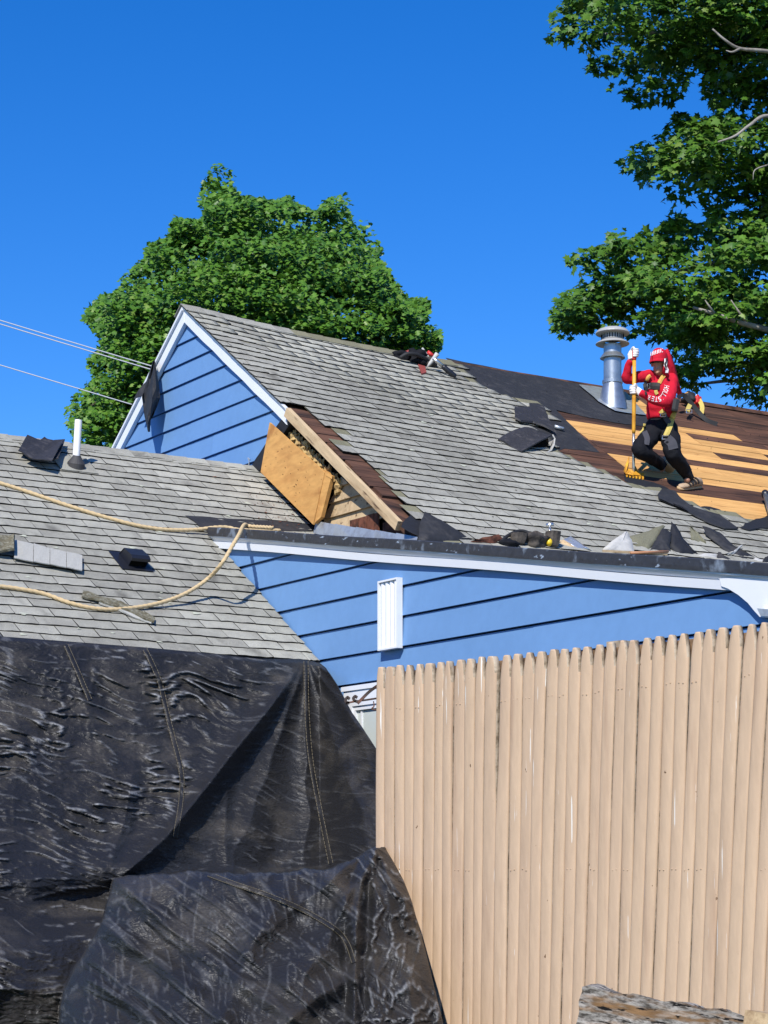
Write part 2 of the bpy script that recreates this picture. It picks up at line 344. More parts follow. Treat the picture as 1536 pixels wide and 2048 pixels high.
# ------------------------------------------------------------------ the blue house
house = thing('blue_house', H(3, 3, GZ), 'blue sided house with steep grey shingle roof being stripped to its boards', 'house')
WIN = [on_r(705, 1385, R2), on_r(792, 1375, R2), on_r(705, 1560, R2)]
EDGE_A = on_r(560, 1064, R2 - 0.09); EDGE_B = on_r(1536, 1127, R2 - 0.09)
LSL = (EDGE_A[2] - EDGE_B[2]) / (EDGE_B[1] - EDGE_A[1])
def zlow(g): return EDGE_A[2] - LSL * (g - EDGE_A[1])
G_EAVE = 9.9
# wall cores
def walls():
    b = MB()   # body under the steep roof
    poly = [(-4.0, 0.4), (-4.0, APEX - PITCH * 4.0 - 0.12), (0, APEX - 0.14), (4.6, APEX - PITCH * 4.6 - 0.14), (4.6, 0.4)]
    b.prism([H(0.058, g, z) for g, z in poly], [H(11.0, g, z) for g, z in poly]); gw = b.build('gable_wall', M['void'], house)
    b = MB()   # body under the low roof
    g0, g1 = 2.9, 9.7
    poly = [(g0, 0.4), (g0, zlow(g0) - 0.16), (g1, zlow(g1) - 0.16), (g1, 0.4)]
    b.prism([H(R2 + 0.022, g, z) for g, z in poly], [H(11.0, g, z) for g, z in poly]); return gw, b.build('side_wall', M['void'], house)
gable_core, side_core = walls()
SRD = random.Random(17)
def siding(root, polyclip, r, z0, step, n, g0, g1, mats):
    boards = []
    for k in range(n):
        zb = z0 + (0 - k) * step; zt = zb + step - 0.011  # slot bares the black core, standing in for shade under the lap
        boards.append((zb, zt))
    for zb, zt in boards:
        poly = [(g0, zb), (g1, zb), (g1, zt), (g0, zt)]
        for c in polyclip:
            poly = clip(poly, *c)
            if len(poly) < 3: break
        if len(poly) < 3: continue
        def out(z): return 0.026 - 0.018 * (z - zb) / (zt - zb)
        ga_, gb_ = min(q[0] for q in poly), max(q[0] for q in poly); cut = [ga_, gb_]
        if gb_ - ga_ > 3.2: cut = [ga_, ga_ + (gb_ - ga_) * SRD.uniform(.25, .75), gb_]
        for k in range(len(cut) - 1):
            pp = clip(clip(poly, -1, 0, -cut[k]), 1, 0, cut[k + 1] - (0.003 if k < len(cut) - 2 else 0)); dr = 0.002 * k
            b = MB(); b.prism([H(r - out(z) - dr, g, z) for g, z in pp], [H(r + 0.02, g, z) for g, z in pp])
            b.build('siding_board', mats, root)
    return root
# gable wall: clipped by both rakes and by the broken edge on the right
zr = APEX - 0.152
c_right = (PITCH, 1, zr); c_left = (-PITCH, 1, zr)
pa, pb = on_r(577, 822, 0), on_r(505, 936, 0)
nx, nz = (pa[2] - pb[2]), -(pa[1] - pb[1])
c_broken = (nx, nz, nx * pb[1] + nz * pb[2])
zl0 = on_r(365, 687.5, 0)[2]
siding(gable_core, [c_right, c_left, c_broken], 0.0, zl0, 0.2013, 12, -3.4, 3.0, M['blue_siding'])
# lower wall: clipped by the low rake and by the bottom of the porkchop
zf = lambda g: zlow(g) - 0.155
c_low = (LSL, 1, LSL * EDGE_A[1] + EDGE_A[2] - 0.15)
zll = on_r(645, 1092, R2)[2]
siding(side_core, [c_low], R2, zll + 0.2166 * 2, 0.2166, 17, 2.6, 9.75, M['blue_siding'])

# the low roof slab, its black membrane edge, white fascia and return
def lowroof():
    b = MB(); g0, g1 = 2.72, G_EAVE
    for (ra, rb, ga) in ((R2 - 0.02, 0.02, g0), (0.021, 11.0, 4.0)):
        b.prism([H(ra, ga, zlow(ga) - 0.006), H(ra, g1, zlow(g1) - 0.006), H(rb, g1, zlow(g1) - 0.006), H(rb, ga, zlow(ga) - 0.006)],
                [H(ra, ga, zlow(ga) - 0.13), H(ra, g1, zlow(g1) - 0.13), H(rb, g1, zlow(g1) - 0.13), H(rb, ga, zlow(ga) - 0.13)])
    low = b.build('low_roof', M['membrane'], house)
    n = 46; rd = random.Random(3); rows = []
    for i in range(n + 1):
        g = g0 + 0.02 + (g1 - g0 - 0.02) * i / n; w = rd.uniform(-0.0015, 0.0015); zt = zlow(g) + 0.003 * math.sin(i * .37)
        prof = [(R2 + 0.08, zt + 0.004), (R2 - 0.083, zt + 0.003), (R2 - 0.090 + w, zt - 0.004), (R2 - 0.090 + w, zt - 0.045), (R2 - 0.088, zt - 0.070 + w), (R2 - 0.02, zt - 0.069)]
        rows.append([H(r, g, z) for r, z in prof])
    b = MB(); b.sheet(rows, 0.004); b.build('roof_edge', M['membrane_edge'], low)
    # drip strip, soffit strip, fascia
    for nm, pr in (('drip_strip', [(R2 - 0.080, -0.068), (R2 - 0.080, -0.078), (R2 - 0.02, -0.078), (R2 - 0.02, -0.068)]),
                   ('soffit_strip', [(R2 - 0.074, -0.0785), (R2 - 0.045, -0.110), (R2 - 0.03, -0.110), (R2 - 0.03, -0.0785)]),
                   ('fascia', [(R2 - 0.062, -0.1105), (R2 - 0.056, -0.165), (R2 - 0.028, -0.165), (R2 - 0.028, -0.1105)])):
        ga = g0 + 0.02 if nm != 'fascia' else g0 - 0.02
        gs = [ga + (g1 - ga) * i / 20 for i in range(21)]; b = MB(); m = len(pr)
        wob = lambda g: 0.004 * math.sin(g * 2.1) if nm == 'fascia' else 0
        vs = [H(r, g, zlow(g) + z + wob(g)) for g in gs for r, z in pr]
        fs = [(i * m + k, i * m + (k + 1) % m, (i + 1) * m + (k + 1) % m, (i + 1) * m + k) for i in range(20) for k in range(m)] + [tuple(range(m)), tuple(range(20 * m, 21 * m))]
        b.add(vs, fs); b.build(nm, M['white_trim'], low)
    # white return at the low end
    pts = [(1440, 1157), (1444, 1172.5), (1457, 1177), (1478, 1190), (1497, 1206), (1510, 1222), (1521, 1234), (1536, 1236), (1575, 1240), (1585, 1150)]
    q = [on_r(u, v, R2 - 0.06) for u, v in pts]
    b = MB(); b.prism([H(R2 - 0.0655, g, z) for _, g, z in q], [H(R2 - 0.045, g, z) for _, g, z in q]); b.build('eave_return', M['white_trim'], low)
    q = [on_r(u, v, R2 - 0.07) for u, v in ((1527, 1218), (1580, 1222), (1580, 1236), (1534, 1233))]
    b = MB(); b.prism([H(R2 - 0.12, g, z) for _, g, z in q], [H(R2 - 0.067, g, z) for _, g, z in q]); b.build('gutter_end', M['metal_flash'], low)
    return low
low = lowroof()

# white louvred vent on the lower wall
def vent():
    p = [on_r(756, 1163, R2 - 0.07), on_r(800, 1151, R2 - 0.05), on_r(756, 1302, R2 - 0.07)]
    ga, gb, zt, zb = p[0][1], p[1][1], p[0][2], p[2][2]; ft = 0.013; r0 = R2 - 0.028; r1 = R2 - 0.075
    b = MB(); bx = lambda g0, g1, z0, z1, ra, rb: b.box(H(ra, g0, z0), G * (g1 - g0), Z * (z1 - z0), R * (rb - ra))
    bx(ga, ga + ft, zb, zt, r1, r0); bx(gb - ft, gb, zb, zt, r1, r0); bx(ga + ft, gb - ft, zt - ft, zt, r1, r0); bx(ga + ft, gb - ft, zb, zb + ft, r1, r0)
    fr = b.build('wall_vent', M['white_trim'], house)
    w = (gb - ga - 2 * ft) / 4
    for k in range(4):
        g = ga + ft + k * w; n = 6
        prof = [(g + w * i / n, r0 - 0.022 - 0.016 * math.sin(math.pi * i / n) ** 0.7) for i in range(n + 1)]
        b = MB(); b.prism([H(r, gg, zt - ft - 0.001) for gg, r in prof] + [H(r0, g + w, zt - ft - 0.001), H(r0, g, zt - ft - 0.001)], [H(r, gg, zb + ft + 0.001) for gg, r in prof] + [H(r0, g + w, zb + ft + 0.001), H(r0, g, zb + ft + 0.001)])
        b.build('slat', M['white_trim'], fr)
vent()
def window():
    ga, gb, zt, zb = WIN[0][1], WIN[1][1], WIN[0][2], WIN[2][2]; r0 = R2 - 0.038
    b = MB(); bx = lambda g0, g1, z0, z1, ra, rb: b.box(H(ra, g0, z0), G * (g1 - g0), Z * (z1 - z0), R * (rb - ra))
    cw = 0.115
    bx(ga, ga + cw, zb, zt, r0 - 0.040, r0); bx(gb - cw, gb, zb, zt, r0 - 0.040, r0); bx(ga + cw, gb - cw, zt - cw, zt, r0 - 0.040, r0); bx(ga + cw, gb - cw, zb, zb + cw, r0 - 0.040, r0)
    bx(ga - 0.02, gb + 0.02, zt + 0.001, zt + 0.035, r0 - 0.050, r0)
    w = b.build('window', M['white_trim'], house)
    b = MB(); s = 0.03; a0, a1, c0, c1 = ga + cw + .001, gb - cw - .001, zb + cw + .001, zt - cw - .001
    bx(a0, a0 + s, c0, c1, r0 - 0.03, r0 - 0.002); bx(a1 - s, a1, c0, c1, r0 - 0.03, r0 - 0.002); bx(a0 + s, a1 - s, c1 - s, c1, r0 - 0.03, r0 - 0.002); bx(a0 + s, a1 - s, c0, c0 + s, r0 - 0.03, r0 - 0.002)
    b.build('sash', M['white_trim'], w)
    b = MB(); bx(a0 + s, a1 - s, c0 + s, c1 - s, r0 - 0.012, r0 - 0.006); b.build('pane', M['glass'], w)
    b = MB(); gm = a0 + s + (a1 - a0) * 0.16; bx(gm, gm + 0.02, c0 + s, c1 - s, r0 - 0.020, r0 - 0.0125); b.build('muntin', M['white_trim'], w)
window()

# rake trims of the gable
def rakes():
    for sgn, gend in ((-1, -3.35), (1, None)):
        if sgn < 0: ge = 3.3
        else: ge = on_r(572, 818, -0.07)[1]
        for nm, dr0, dr1, zo0, zo1 in (('rake_board', -0.062, -0.020, -0.040, -0.158), ('rake_strip', -0.088, -0.045, -0.010, -0.0395)):
            b = MB(); n = 10; vs = []
            for i in range(n + 1):
                g = ge * i / n; z = APEX - PITCH * g; w = 0.004 * math.sin(i * 2.3 + sgn)
                tilt = 0.018 if sgn > 0 and nm == 'rake_strip' else 0.0
                for rr, zz in ((dr0 + w * 0.3, z + zo0), (dr0 + tilt + w * 0.3, z + zo1 + w), (dr1, z + zo1 + w), (dr1, z + zo0)): vs.append(H(rr, sgn * g, zz))
            fs = [(i * 4 + k, i * 4 + (k + 1) % 4, (i + 1) * 4 + (k + 1) % 4, (i + 1) * 4 + k) for i in range(n) for k in range(4)] + [(0, 1, 2, 3), (n * 4, n * 4 + 1, n * 4 + 2, n * 4 + 3)]
            b.add(vs, fs); b.build(nm, M['white_trim'], house)
rakes()

# ---- steep roof: base, boards, felt, shingles
def roofbase():
    b = MB(); rows = []
    for i in range(24):
        r = -0.05 + 11.1 * i / 23; rows.append([H(r, g, zmain(r, g) - 0.036) for g in (0, 0.8, 1.6, 2.4, 3.4, 4.6)])
    b.sheet(rows, 0.06); b.sheet([[H(r, -g, APEX - PITCH * g - sag(r)*max(0,1-g/3.4) - 0.02) for g in (0.0, 2, 4.2)] for r in [-0.05 + 11.1 * i / 23 for i in range(24)]], 0.06)
    return b.build('steep_roof', M['plank_dark'], house)
roof = roofbase()
def rframe(r, g, lift=0.0):
    p = H(r, g, zmain(r, g) + lift); ex = (H(r + .2, g, zmain(r + .2, g)) - H(r - .2, g, zmain(r - .2, g))).normalized()
    up = (H(r, g - .2, zmain(r, g - .2)) - H(r, g + .2, zmain(r, g + .2))).normalized(); n = ex.cross(up).normalized(); return p, ex, n.cross(ex), n
SL = math.hypot(1, PITCH)
def planks():
    row = 0.146; rd = random.Random(4); cnt = 0
    def put(r0, r1, g0, kind):
        r = (r0 + r1) / 2; g = g0 + row
        p0 = H(r0, g, zmain(r0, g) - 0.0355); p1 = H(r1, g, zmain(r1, g) - 0.0355)
        ex = (p1 - p0); L_ = ex.length; ex = ex / L_; up = (H(r, g0, zmain(r, g0)) - H(r, g, zmain(r, g))).normalized(); n = ex.cross(up).normalized()
        gap = rd.uniform(0.004, 0.010)
        me = boxmesh('plank', L_ - 0.005, row * SL - gap, 0.022 + rd.uniform(-0.002, 0.003), [M[kind]], jag=0.002, seed=rd.random())
        link_m('plank', me, roof, frame(p0, ex, n.cross(ex), n))
    for k in range(0, 23):
        g0 = 0.06 + row * k; gm = g0 + row / 2
        if gm > 1.95:                                    # bare board ends along the broken rake
            e = -0.01 + rd.uniform(-0.03, 0.02); put(e, 0.75 + rd.uniform(0, 0.2), g0, 'plank_dark')
        segs = []
        L_, Dk = 'plank_light', 'plank_dark'
        a = 2.6
        j1, j2 = 3.75, 5.57
        if gm < 1.08:
            segs = [(a, j1, Dk), (j1, j2 - 0.6, Dk), (j2 - 0.6, j2, L_)]
            if 0.79 < gm < 0.94: segs += [(j2, 6.42, L_), (6.42, 8.6, Dk)]
            else: segs += [(j2, 7.3 + rd.uniform(-.6, .6), Dk)]; segs += [(segs[-1][1], 9.2, Dk)]
        elif gm < 1.375: segs = [(a, j1, Dk), (j1, j2, L_), (j2, 6.45, L_), (6.45, 8.8, L_ if gm < 1.2 else Dk)]
        elif gm < 1.52: segs = [(a, j1, Dk), (j1, j2, L_), (j2, 8.8, Dk)]
        elif gm < 1.667: segs = [(a, j1, Dk), (j1, 4.95, Dk), (4.95, 8.8, L_)]
        elif gm < 1.812: segs = [(a, j1, Dk), (j1, 4.9, Dk), (4.9, 8.8, Dk)]
        elif gm < 2.25: x = (5.2, 6.1, 5.57)[k % 3]; segs = [(a, j1, Dk), (j1, x, L_), (x, 8.8, L_)]
        elif gm < 2.542: segs = [(a, j1, Dk), (j1, 5.57, Dk), (5.57, 8.8, Dk)]
        else: segs = [(a, j1, Dk), (j1, 5.3, L_), (5.3, 8.0, L_)]
        for r0, r1, kd in segs: put(r0, r1, g0, kd)
planks()
def mainsheet(name, pix, m, parent, lift, th=0.004, wob=0.006, n=14, on=on_main, zf=zmain, seed=0, lab=None):
    """ragged sheet lying on a roof, outline given by its corners as seen in the photograph"""
    rd = random.Random(seed); q = [on(u, v)[:2] for u, v in pix]; out = []
    for i in range(len(q)):
        a, c = q[i], q[(i + 1) % len(q)]; L_ = math.hypot(a[0] - c[0], a[1] - c[1]); k = max(1, int(L_ / 0.08))
        for j in range(k): out.append((a[0] + (c[0] - a[0]) * j / k + rd.uniform(-wob, wob), a[1] + (c[1] - a[1]) * j / k + rd.uniform(-wob, wob)))
    bm = bmesh.new(); vs = [bm.verts.new((r, g, 0)) for r, g in out]; f = bm.faces.new(vs); bmesh.ops.triangulate(bm, faces=[f])
    for _ in range(2):
        bmesh.ops.subdivide_edges(bm, edges=[e for e in bm.edges if e.calc_length() > 0.25], cuts=1)
    bmesh.ops.triangulate(bm, faces=bm.faces)
    bm.verts.ensure_lookup_table(); bm.verts.index_update()
    top = []; 
    for v in bm.verts:
        r, g = v.co.x, v.co.y; bumpz = 0.004 * math.sin(r * 9 + g * 5) + 0.003 * math.sin(g * 17 + r * 3)
        top.append(H(r, g, zf(r, g) + (lift + max(0, bumpz)) * SL))
    N = len(top); fs = [tuple(v.index for v in f.verts) for f in bm.faces]; bnd = [(e.verts[0].index, e.verts[1].index) for e in bm.edges if e.is_boundary]; bm.free()
    allv = top + [p - Z * th for p in top]
    fs2 = fs + [tuple(k + N for k in reversed(f)) for f in fs] + [(a, b_, b_ + N, a + N) for a, b_ in bnd]
    return mk(name, allv, fs2, m, parent)
mainsheet('underlayment', [(890, 716), (935, 730), (1000, 740), (1060, 748), (1158, 768), (1250, 800), (1296, 832), (1296, 853), (1230, 845), (1113, 821), (1135, 843), (1160, 868), (1200, 905), (1165, 900), (1130, 897), (1104, 905), (1080, 880), (1050, 850), (990, 800)], M['felt'], roof, 0.0, seed=2)
mainsheet('underlayment', [(1245, 948), (1275, 958), (1310, 966), (1330, 974), (1345, 985), (1352, 1000), (1385, 1012), (1420, 1015), (1440, 1020), (1472, 1036), (1468, 1050), (1400, 1035), (1330, 1012), (1300, 985), (1268, 972), (1248, 962)], M['felt_dark'], roof, 0.001, wob=0.02, seed=5)
mainsheet('underlayment', [(800, 1052), (840, 1010), (870, 1022), (900, 1040), (960, 1075), (860, 1085)], M['felt_dark'], roof, 0.0, wob=0.01, seed=6)

TORN = [(900, 722), (928, 742), (950, 756), (930, 755), (957, 765), (985, 773), (1003, 794), (1028, 797), (1040, 810), (1090, 818), (1105, 830), (1120, 841), (1070, 836), (1060, 870), (1090, 885), (1112, 905), (1130, 917), (1160, 925), (1168, 936), (1213, 945), (1236, 965), (1270, 973), (1299, 979), (1327, 990), (1355, 1002), (1395, 1007), (1412, 1019), (1469, 1036), (1536, 1056), (1600, 1078)]
def shingles():
    dg = 0.1185; tabw = 0.305; rd = random.Random(8); lo = [on_main(u, v)[:2] for u, v in TORN]
    region = [(-0.6, -0.2), (lo[0][0], -0.2)] + lo + [(lo[-1][0] + 1, 4.6), (-0.6, 4.6)]
    meshes = []
    for s in range(8):                                    # tab: x along ridge, y up slope; weathered top, tarry butt, unweathered head
        r_ = random.Random(s); w = tabw - 0.006; L1 = 0.165; L2 = 0.29; b = MB(); nx = 5
        y0 = [r_.uniform(-0.006, 0.006) for _ in range(nx + 1)]; xs = [w * i / nx for i in range(nx + 1)]; lf = [r_.uniform(0, 0.005) for _ in range(nx + 1)]
        V = []
        for i in range(nx + 1): V += [(xs[i], y0[i], 0.0145 + lf[i]), (xs[i], L1, 0.0045), (xs[i], L2, 0.001), (xs[i], y0[i], 0.002 + lf[i])]
        for i in range(nx):
            a, c = i * 4, i * 4 + 4
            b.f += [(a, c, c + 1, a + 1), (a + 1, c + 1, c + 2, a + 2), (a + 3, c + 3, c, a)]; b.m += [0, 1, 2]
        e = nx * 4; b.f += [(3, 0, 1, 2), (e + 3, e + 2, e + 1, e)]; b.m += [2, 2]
        me = bpy.data.meshes.new('shingle'); me.from_pydata(V, [], b.f)
        for m in ('shingle', 'shingle_headlap', 'shingle_butt'): me.materials.append(M[m])
        me.polygons.foreach_set('material_index', b.m); meshes.append(me)
    def lay(region, zf, fr, g0, n, dg, r0, r1, parent, seed, limit, leftfn, rightfn, gtop):
        rd = random.Random(seed); tabs = []
        for k in range(n):
            g = g0 + dg * (k + 1); off = (k % 2) * tabw * 0.5 + (k % 7) * 0.031 + rd.uniform(-.02, .02); x = r0 - off
            while x < r1:
                c = (x + tabw / 2, g - dg * 0.5); left = leftfn(g)
                if inpoly(c[0], c[1], region) and x + tabw > left + (0.012 if g < 2.02 else 0.05): tabs.append((x, g, left))
                x += tabw
        def seen(t):
            P = H(t[0], t[1], zf(t[0], t[1])) - CAM; u = CX + F * P.x / P.y; v = HZ - F * P.z / P.y
            return (-70 < u < 1560, -P.y)
        tabs.sort(key=seen, reverse=True)
        V = []; T = []; A = []; MI = []
        for i, (x, g, left) in enumerate(tabs):
            p, ex, ey, en = fr(x, g, 0.0); s = rd.randrange(8); yaw = rd.uniform(-0.012, 0.012); ex2 = ex * math.cos(yaw) + ey * math.sin(yaw); ey2 = en.cross(ex2)
            mw = frame(p + en * rd.uniform(0, 0.002), ex2, ey2, en)
            sy = min(1.0, max(.3, ((g - gtop) * SL + .01) / .29)); ey2 = ey2 * sy; mw = frame(p + en * rd.uniform(0, 0.002), ex2, ey2, en); rgt = rightfn(g)
            if x + tabw > rgt: mw = frame(p, ex2 * max(.05, (rgt - x) / tabw), ey2, en)
            if x < left:                                    # cut at the rake
                sx = (x + tabw - left) / tabw; p2 = fr(left, g, 0.0)[0]; mw = frame(p2, ex2 * sx, ey2, en)
            av = min(1.0, max(0.0, 0.5 + 0.75 * float(pnoise(np.array([x * .55 + seed]), np.array([g * .75]), 3)[0]) + 0.35 * float(pnoise(np.array([x * 1.9]), np.array([g * 1.1]), 6)[0]) + rd.uniform(-.22, .22)))
            if i < limit: link_m('shingle', meshes[s], parent, mw).color = (av, av, av, 1)
            else:
                me = meshes[s]; k = len(V); V += [mw @ v.co for v in me.vertices]
                A += [av] * len(me.vertices)
                for pl in me.polygons: T.append([k + q for q in pl.vertices]); MI.append(pl.material_index)
        if T:
            loc = V[0].copy(); o = np_mesh('shingle_field', np.array([list(v) for v in V]), np.array(T), [M['shingle_rest'], M['shingle_headlap'], M['shingle_butt']], parent, loc, attr=A, midx=MI)
            tag(o, kind='stuff')
        return len(tabs)
    left = lambda g: -0.095 if g < 2.02 else 0.20 + 0.06 * math.sin(g * 11) + 0.07 * math.sin(g * 29 + 1) + 0.05 * math.sin(g * 61)
    n1 = lay(region, zmain, rframe, 0.02, 36, dg, -0.1, 6.0, roof, 21, 300, left, lambda g: 99, 0.0)
    # wing
    def wframe(r, g, lift=0.0):
        up = (G * -1 + Z * WP).normalized(); return H(r, g, zwing(r, g)), R, up, R.cross(up).normalized()
    pw = lambda u, v: on_wing(u, v)[:2]
    e1 = pw(432, 1086); bl = pw(506, 938); br = pw(640, 1056)
    reg2 = [(-8, WG - 0.3), (0.14, WG - 0.3), (0.14, 2.66), (R2 + .10, 2.66), (R2 + .10, 5), (-8, 5)]
    n2 = lay(reg2, zwing, wframe, WG - 0.03, 28, 0.111, -8.0, 0.3, wroof, 33, 300, lambda g: -9, lambda g: -0.02 if g < 2.68 else R2 - 0.03, WG)
    print('shingles', n1, n2)
# ---- the wing
wing = thing('shingled_wing', H(-3.5, 3, GZ), 'low wing with pale grey shingle roof joining the blue gable wall', 'house wing')
def wingbody():
    b = MB(); g1 = 4.38; rr = (-8.2, -0.03)
    poly = [(WG - 3.2, 0.4), (WG - 3.2, WZ - WP * 3.2 - 0.05), (WG, WZ - 0.03), (2.75, zwing(0, 2.75) - 0.03), (2.75, 0.4)]
    b.prism([H(-8.2, g, z) for g, z in poly], [H(-0.05, g, z) for g, z in poly])
    wc = b.build('wall_core', M['blue_siding'], wing)
    poly = [(2.76, 0.4), (2.76, zwing(0, 2.76) - 0.06), (4.2, zwing(0, 4.2) - 0.06), (4.2, 0.4)]
    b = MB(); b.prism([H(-8.2, g, z) for g, z in poly], [H(R2 - 0.06, g, z) for g, z in poly]); b.build('wall_core', M['blue_siding'], wing)
    b = MB()
    b.prism([H(-8.3, WG, WZ - 0.002), H(-0.04, WG, WZ - 0.002), H(-0.04, 2.75, zwing(0, 2.75) - 0.002), H(-8.3, 2.75, zwing(0, 2.75) - 0.002)],
            [H(-8.3, WG, WZ - 0.02), H(-0.04, WG, WZ - 0.02), H(-0.04, 2.75, zwing(0, 2.75) - 0.02), H(-8.3, 2.75, zwing(0, 2.75) - 0.02)])
    b.prism([H(-8.3, 2.751, zwing(0, 2.751) - 0.002), H(R2 - 0.035, 2.751, zwing(0, 2.751) - 0.002), H(R2 - 0.035, g1, zwing(0, g1) - 0.002), H(-8.3, g1, zwing(0, g1) - 0.002)],
            [H(-8.3, 2.751, zwing(0, 2.751) - 0.02), H(R2 - 0.035, 2.751, zwing(0, 2.751) - 0.02), H(R2 - 0.035, g1, zwing(0, g1) - 0.02), H(-8.3, g1, zwing(0, g1) - 0.02)])
    return b.build('wing_roof', M['shingle_butt'], wing)
wroof = wingbody()
shingles()
def wingextras():
    # ridge caps, folded over the ridge
    rd = random.Random(2)
    for k in range(40):
        r = -7.6 + k * 0.19; b = MB()
        for sgn in (1,):
            pts = [[H(r + rr, WG + gg, WZ + 0.016 - abs(gg) * WP + (0.006 if rr > 0.1 else 0)) for gg in (-0.13, -0.02, 0.0, 0.02, 0.12 + rd.uniform(-.01, .01))] for rr in (0, 0.21)]
            b.sheet(pts, 0.006)
        b.build('ridge_cap', M['shingle'], wroof).color = (.5 + rd.uniform(-.3, .3),) * 3 + (1,)
    mainsheet('membrane_strip', [(370, 1036), (420, 1040), (560, 1048), (640, 1056), (630, 1066), (540, 1068), (470, 1072), (434, 1082), (402, 1060)], M['felt'], wroof, 0.018, on=on_wing, zf=zwing, seed=9)
    # metal corner at the edge of the low roof
    b = MB(); a = Vector(H(*on_wing(434, 1076, 0.03))); c = Vector(H(*on_wing(452, 1091, 0.03)))
    b.prism([a, c, c + Z * 0.035, a + Z * 0.035], [a + R * 0.05, c + R * 0.05, c + R * 0.05 + Z * 0.035, a + R * 0.05 + Z * 0.035]); b.build('corner_flashing', M['white_trim'], wroof)
wingextras()
# ridge cap of the steep roof
def ridgecap():
    rd = random.Random(5); r = -0.1
    while r < 3.1:
        b = MB(); b.sheet([[H(r + rr, gg, zmain(r + rr, max(gg, 0)) - (PITCH * -gg if gg < 0 else 0) + 0.022 + (0.006 if rr > .1 else 0)) for gg in (-0.14, -0.02, 0.0, 0.02, 0.13 + rd.uniform(-.006, .006))] for rr in (0, 0.22)], 0.007)
        b.build('ridge_cap', M['shingle_headlap' if r > .95 else 'shingle'], roof).color = (.4, .4, .4, 1); r += 0.2
ridgecap()
# ---- broken rake: rafter, void, bare boards, insulation, flashing
def broken():
    e = lambda u, v, r: on_r(u, v, r)
    a, bq = e(580, 824, -0.05), e(802, 1050, -0.05)
    d = (H(*bq) - H(*a)); L_ = d.length; ex = d / L_; n = R * -1; ey = n.cross(ex)
    me = boxmesh('rafter', L_, 0.082, 0.045, [M['old_wood']], jag=0.01, seed=1)
    link_m('rafter', me, house, frame(H(*a) - ey * 0.048, ex, ey, n))
    # dark frame edge beside the siding
    q = [e(u, v, -0.03) for u, v in ((577, 822), (590, 838), (520, 945), (503, 938))]
    b = MB(); b.prism([H(-0.05, g, z) for _, g, z in q], [H(0.02, g, z) for _, g, z in q]); b.build('broken_edge', M['felt_dark'], house)
    # bare clapboards
    rows = [(1062, 1036), (1036, 1003), (1003, 972), (972, 950)]
    tri_a, tri_b = e(660, 940, 0.0), e(822, 1072, 0.0)
    nx, nz = (tri_a[2] - tri_b[2]), (tri_b[1] - tri_a[1]); cc = (nx, nz, nx * tri_a[1] + nz * tri_a[2])
    l1, l2 = e(672, 960, 0), e(632, 1060, 0); mx, mz = -(l1[2] - l2[2]), (l1[1] - l2[1]); cl = (mx, mz, mx * l1[1] + mz * l1[2])
    z0 = e(650, 1040, 0)[2] - 0.11
    for k in range(5):
        zb = z0 + 0.125 * k; zt = zb + 0.13; poly = [(2.2, zb), (4.3, zb), (4.3, zt), (2.2, zt)]
        for c in (cc, cl): poly = clip(poly, *c)
        if len(poly) < 3: continue
        o_ = lambda z: 0.032 - 0.028 * (z - zb) / 0.13
        p0 = H(0.05, poly[0][0], zb); b = MB(); b.prism([H(0.05 - o_(z), g, z) for g, z in poly], [H(0.055, g, z) for g, z in poly])
        b.build('bare_board', M['red_wood'] if k == 4 else M['old_wood'], house)
    for (u0, u1, v0, v1) in ((699, 716, 1041, 1066), (717, 733, 1036, 1066), (734, 747, 1030, 1066), (748, 757, 1027, 1067), (765, 790, 1046, 1072), (790, 812, 1052, 1074)):
        a = e(u0, v0, 0.01); c = e(u1, v1, 0.01); b = MB()
        b.box(H(0.012, a[1], c[2] - 0.05), G * (c[1] - a[1] - 0.002), Z * (a[2] - c[2] + 0.05), R * 0.012); b.build('shake', M['red_wood'], house)
    # foam insulation
    rd = random.Random(12); cen = [(577, 862), (590, 876), (600, 890), (612, 896), (622, 915), (634, 925), (643, 935), (655, 948), (668, 962), (676, 972)]
    b = MB()
    for (u, v) in cen:
        c = H(*e(u, v, 0.02)); bm = bmesh.new(); bmesh.ops.create_icosphere(bm, subdivisions=3, radius=0.066)
        ph = [rd.uniform(0, 6) for _ in range(6)]
        for vv in bm.verts:
            d_ = vv.co.normalized(); k = 1 + 0.22 * math.sin(d_.x * 7 + ph[0]) * math.sin(d_.y * 6 + ph[1]) + 0.22 * math.sin(d_.z * 9 + ph[2]) + 0.12 * math.sin(d_.x * 17 + d_.z * 13 + ph[3])
            vv.co = vv.co * k
        b.add([c + G * v.co.x * 0.8 + R * v.co.y * 0.5 + Z * v.co.z * 1.1 for v in bm.verts], [tuple(v.index for v in f.verts) for f in bm.faces]); bm.free()
    tag(b.build('insulation', M['foam'], house), label='crumbled yellow foam insulation in the opened wall')
    # step flashing strips along the foot of the opening
    rd = random.Random(3); pr = None
    for i in range(5):
        u0 = 634 + i * 40; v0 = 1042 + i * 6.0; a = e(u0, v0, -0.06); c = e(u0 + 43, v0 + 8, -0.06); b = MB()
        b.prism([H(-0.07 - .01 * (i % 2), a[1], a[2]), H(-0.07, c[1], c[2]), H(-0.10, c[1], c[2] - 0.11), H(-0.10, a[1], a[2] - 0.11)], [H(-0.066 - .01 * (i % 2), a[1], a[2]), H(-0.066, c[1], c[2]), H(-0.096, c[1], c[2] - 0.11), H(-0.096, a[1], a[2] - 0.11)])
        b.build('flashing', M['metal_flash'], house)
broken()

